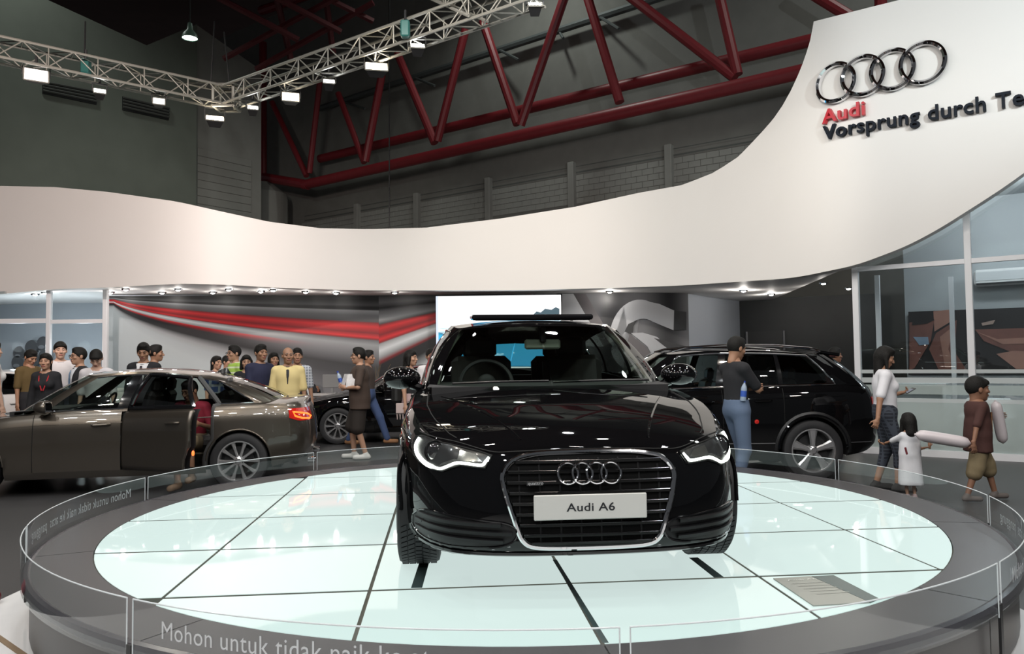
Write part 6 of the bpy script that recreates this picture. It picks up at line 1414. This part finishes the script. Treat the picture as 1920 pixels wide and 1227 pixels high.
# woman with black bag, man in white shirt, head behind
xw, yw = pp(766, 12.4)
t, J, s_ = P_('woman with short black hair and black shoulder bag beside the wing mirror', 768, 657, 12.4, 72, skin='a', hair='bob', top=(DK, .3), bottom=('brief', (.42, .30, .30)), fem=True, hem=.90, **F0)
bg = thing('shoulder_bag', 'black shoulder bag on the back of the dark haired woman', 'bag', (xw-.17, yw-.06, 1.02)); MB().box((0, 0, 0), (.16, .3, .36), bev=.06).build('bag_body', mat('bag_black', (.012, .012, .012), .6), bg); MB().tube([(0, -.1, .17), (.10, -.1, .40), (.2, -.06, .38), (.24, -.10, .2)], .014, 6).build('strap', MATS['bag_black'], bg)
sc_ = thing('fringed_scarf', 'pale scarf with fringe hanging below the black shoulder bag', 'scarf', (xw-.10, yw-.2, .78))
MB().box((0, 0, 0), (.15, .025, .16), bev=.01).build('scarf_cloth', clothmat('scarf_cream', (.50, .40, .38)), sc_)
for k in range(7): MB().tube([(-.065+.022*k, 0, -.07), (-.065+.022*k+.01*(-1)**k, 0, -.17)], .004, 4).build('fringe', MATS['scarf_cream'], sc_)
P_('man in white shirt with dark strap by the left roof pillar of the black car', 808, 654, 13.2, 12, skin='b', hair='short', top=((.66, .64, .65), .45), bottom=('long', DK), head=(8, 0), **F0)
P_('dark haired person mostly hidden behind the left roof pillar of the black car', 829, 648, 14.2, 150, skin='b', hair='short', top=(DK, .45), bottom=('long', DK), **F0)
# man in black T-shirt with crossed arms
x, y = pp(1378, 8.75)
t, J, s_ = person('man in black T-shirt and blue jeans beside the tall black car', x, y, 112, Hh(1378, 632, 8.75)*.985, 'b', 'short', None, ((.014, .014, .015), .40), ('long', (.10, .14, .22)), {'p': dict(l=(-.04, -.25, 1.17), hint=(.7, -.3, -1), curl=.9, dir=(-1, -.1, .1), palm=(0, 1, 0)), 'n': dict(l=(.05, -.22, 1.22), hint=(-.6, -.5, -1), curl=1.0, dir=(1, .1, .1), palm=(0, 1, 0))}, {'p': (.10, -.12, 0), 'n': (-.10, .10, 0)}, h=.0115, hem=.88, girth=.98, head=(4, 14), botmat=clothmat('jeans_faded', (.10, .14, .22)), shoes=(.25, .25, .26))
bottle('water bottle with blue label under the arm of the man in black T-shirt', at(1393, 752, 8.60), 6)
# woman with telephone, small girl and boy
x, y = pp(1655, 8.8); yw = y
t, J, s_ = person('woman with long black hair in white T-shirt looking at her phone', x, y, 78, Hh(1655, 650, y)*.985, 'b', 'long', None, ((.70, .69, .72), .42), ('capri', (.028, .032, .045)), {'p': dict(w=at(1686, 738, y+.16), hint=(.2, .8, -1), curl=.9, dir=(0, -1, .25), palm=(-.3, 0, 1)), 'n': dict(w=at(1643, 800, y-.24), hint=(-.4, .8, -.2), curl=.8, dir=(-.05, .35, -1), palm=(1, 0, 0))}, {'p': (.09, .1, 0), 'n': (-.09, -.1, 0)}, head=(0, 20), fem=True, girth=1.06, h=.0115, hem=.90, botmat=clothmat('dark_check', (.018, .022, .032), 'plaid', (.05, .06, .08), 26))
ph = thing('mobile_phone', 'thin dark mobile phone in the hand of the long haired woman', 'phone', at(1706, 733, yw+.1)); ph.rotation_euler = (R(8), R(-28), R(6))
MB().box((0, 0, 0), (.125, .062, .009), bev=.003).build('phone_body', mat('phone_dark', (.03, .03, .033), .3), ph); MB().box((-.01, 0, .0055), (.085, .052, .002)).build('phone_screen', mat('phone_screen', (.05, .05, .06), .1, emit=(.6, .7, .9), es=.15), ph, smooth=False)
x, y = pp(1699, 8.25)
t, J, s_ = person('small girl in long white T-shirt seen from behind, holding the hand of the woman', x, y, 172, Hh(1699, 778, y)*.98, 'b', 'bob', None, ((.68, .68, .71), .50), ('dress', None), {'p': dict(w=at(1652, 834, 8.5), hint=(.3, 0, -1), curl=.8, dir=(.8, -.1, .4)), 'n': dict(w=at(1743, 838, 8.2), hint=(-.6, .2, -1), curl=.3, dir=(-.05, -.1, 1), palm=(0, -1, 0))}, {'p': (.07, 0, 0), 'n': (-.07, 0, 0)}, fem=True, child=1.35, girth=1.25, h=.018, hem=.30, shoes=(.4, .3, .3), botmat=None)
tag(t, None)
pr = at(1699, 846, 8.09); MB().box((0, 0, 0), (.02, .012, .075), bev=.004, M=Matrix.Rotation(R(12), 4, 'Y')).build('back_print', mat('print_red', (.16, .02, .03), .7), t, loc=(Matrix.Translation((x, y, 0)) @ Matrix.Rotation(R(172), 4, 'Z')).inverted() @ pr)
M_ball = mat('inflatable_white', (.62, .56, .58), .3, coat=.3)
def stick(label, a, b, r=.05):
    a, b = Vector(a), Vector(b); o = thing('inflatable_stick', label, 'inflatable', a); d = b-a; n = 14; L = d.length
    path = [d*(k/n) for k in range(n+1)]; rs = [r*math.sqrt(max(.03, 1-(abs(2*k/n-1))**7)) for k in range(n+1)]; rs[0] = rs[-1] = .008
    MB().tube(path, rs, 16).build('stick_body', M_ball, o); MB().cyl(d*-.012, d*.004, .012, 8).build('valve', M_ball, o)
stick('white inflatable stick pointing sideways from the hand of the small girl', at(1716, 815, 8.05), at(1820, 832, 7.95), .060)
x, y = ground(1838, 940).x, ground(1838, 940).y
t, J, s_ = person('boy in brown T-shirt and khaki shorts walking past the glass booth', x, y, 88, Hh(1838, 710, y)*.985, 'c', 'fringe', None, ((.060, .022, .018), .46), ('bermuda', (.22, .17, .095)), {'n': dict(w=at(1822, 846, y-.19), hint=(-.4, .9, -.2), curl=.5, dir=(.0, -.1, -1), palm=(1, 0, 0)), 'p': dict(w=at(1868, 782, y+.12), hint=(.3, .6, -1), curl=.8, dir=(0, -1, .2))}, {'p': (.08, -.26, 0), 'n': (-.08, .22, .01, (0, -1, .1))}, child=.95, girth=1.22, h=.0125, hem=.70, shoes=(.14, .12, .11))
stick('white inflatable stick held upright before the chest of the boy', at(1866, 752, y+.06), at(1881, 832, y+.10), .055)
MB().box((0, 0, 0), (.15, .012, .20), bev=.003).build('shirt_print', mat('shirt_picture', (.20, .10, .05), .7, noise=(18, .8)), t, loc=(0.0, -.150*s_, 1.13*s_))
P_('dark haired person passing behind the roof of the tall black car', 1563, 652, 12.6, 90, skin='c', hair='short', top=((.08, .02, .02), .45), bottom=('long', DK), **F0)
# passenger in a red shirt sitting in the open rear door of the grey sedan
gp = gcar.matrix_basis if False else Matrix.Translation(gcar.location) @ Matrix.Rotation(gcar.rotation_euler[2], 4, 'Z')
sp = gp @ Vector((.36, 3.24, 0))
person('passenger in red shirt and khaki shorts sitting sideways in the open rear door', sp.x, sp.y, 0, 1.66, 'b', 'short', None, ((.32, .022, .045), .45), ('short', (.20, .15, .09)), {'n': dict(l=(-.12, -.40, .86), curl=.6), 'p': dict(l=(.18, -.32, .80), curl=.6)}, {'n': (.0, -.52, .02, (0, -1, .6)), 'p': (.14, -.44, .10, (0, -1, .6))}, hip=(0, 0, .52), lean=.22, head=(-25, 20), h=.014, shoes=(.25, .16, .1))
# tip of a dark red shoe at the edge of the white floor
q = ground(-2, 1132); S = SDF(); S.cap((-.2, 0, .05), (-.02, -.02, .045), .05, .042, .02); S.cut(lambda X, Y, Z: .004-Z); v, f = S.mesh(.01)
so = rawmesh('shoe', v, f, mat('shoe_dark_red', (.12, .012, .018), .4)); so.location = (q.x, q.y, 0); tag(so, 'tip of a dark red shoe on the white floor at the picture edge', 'shoe')
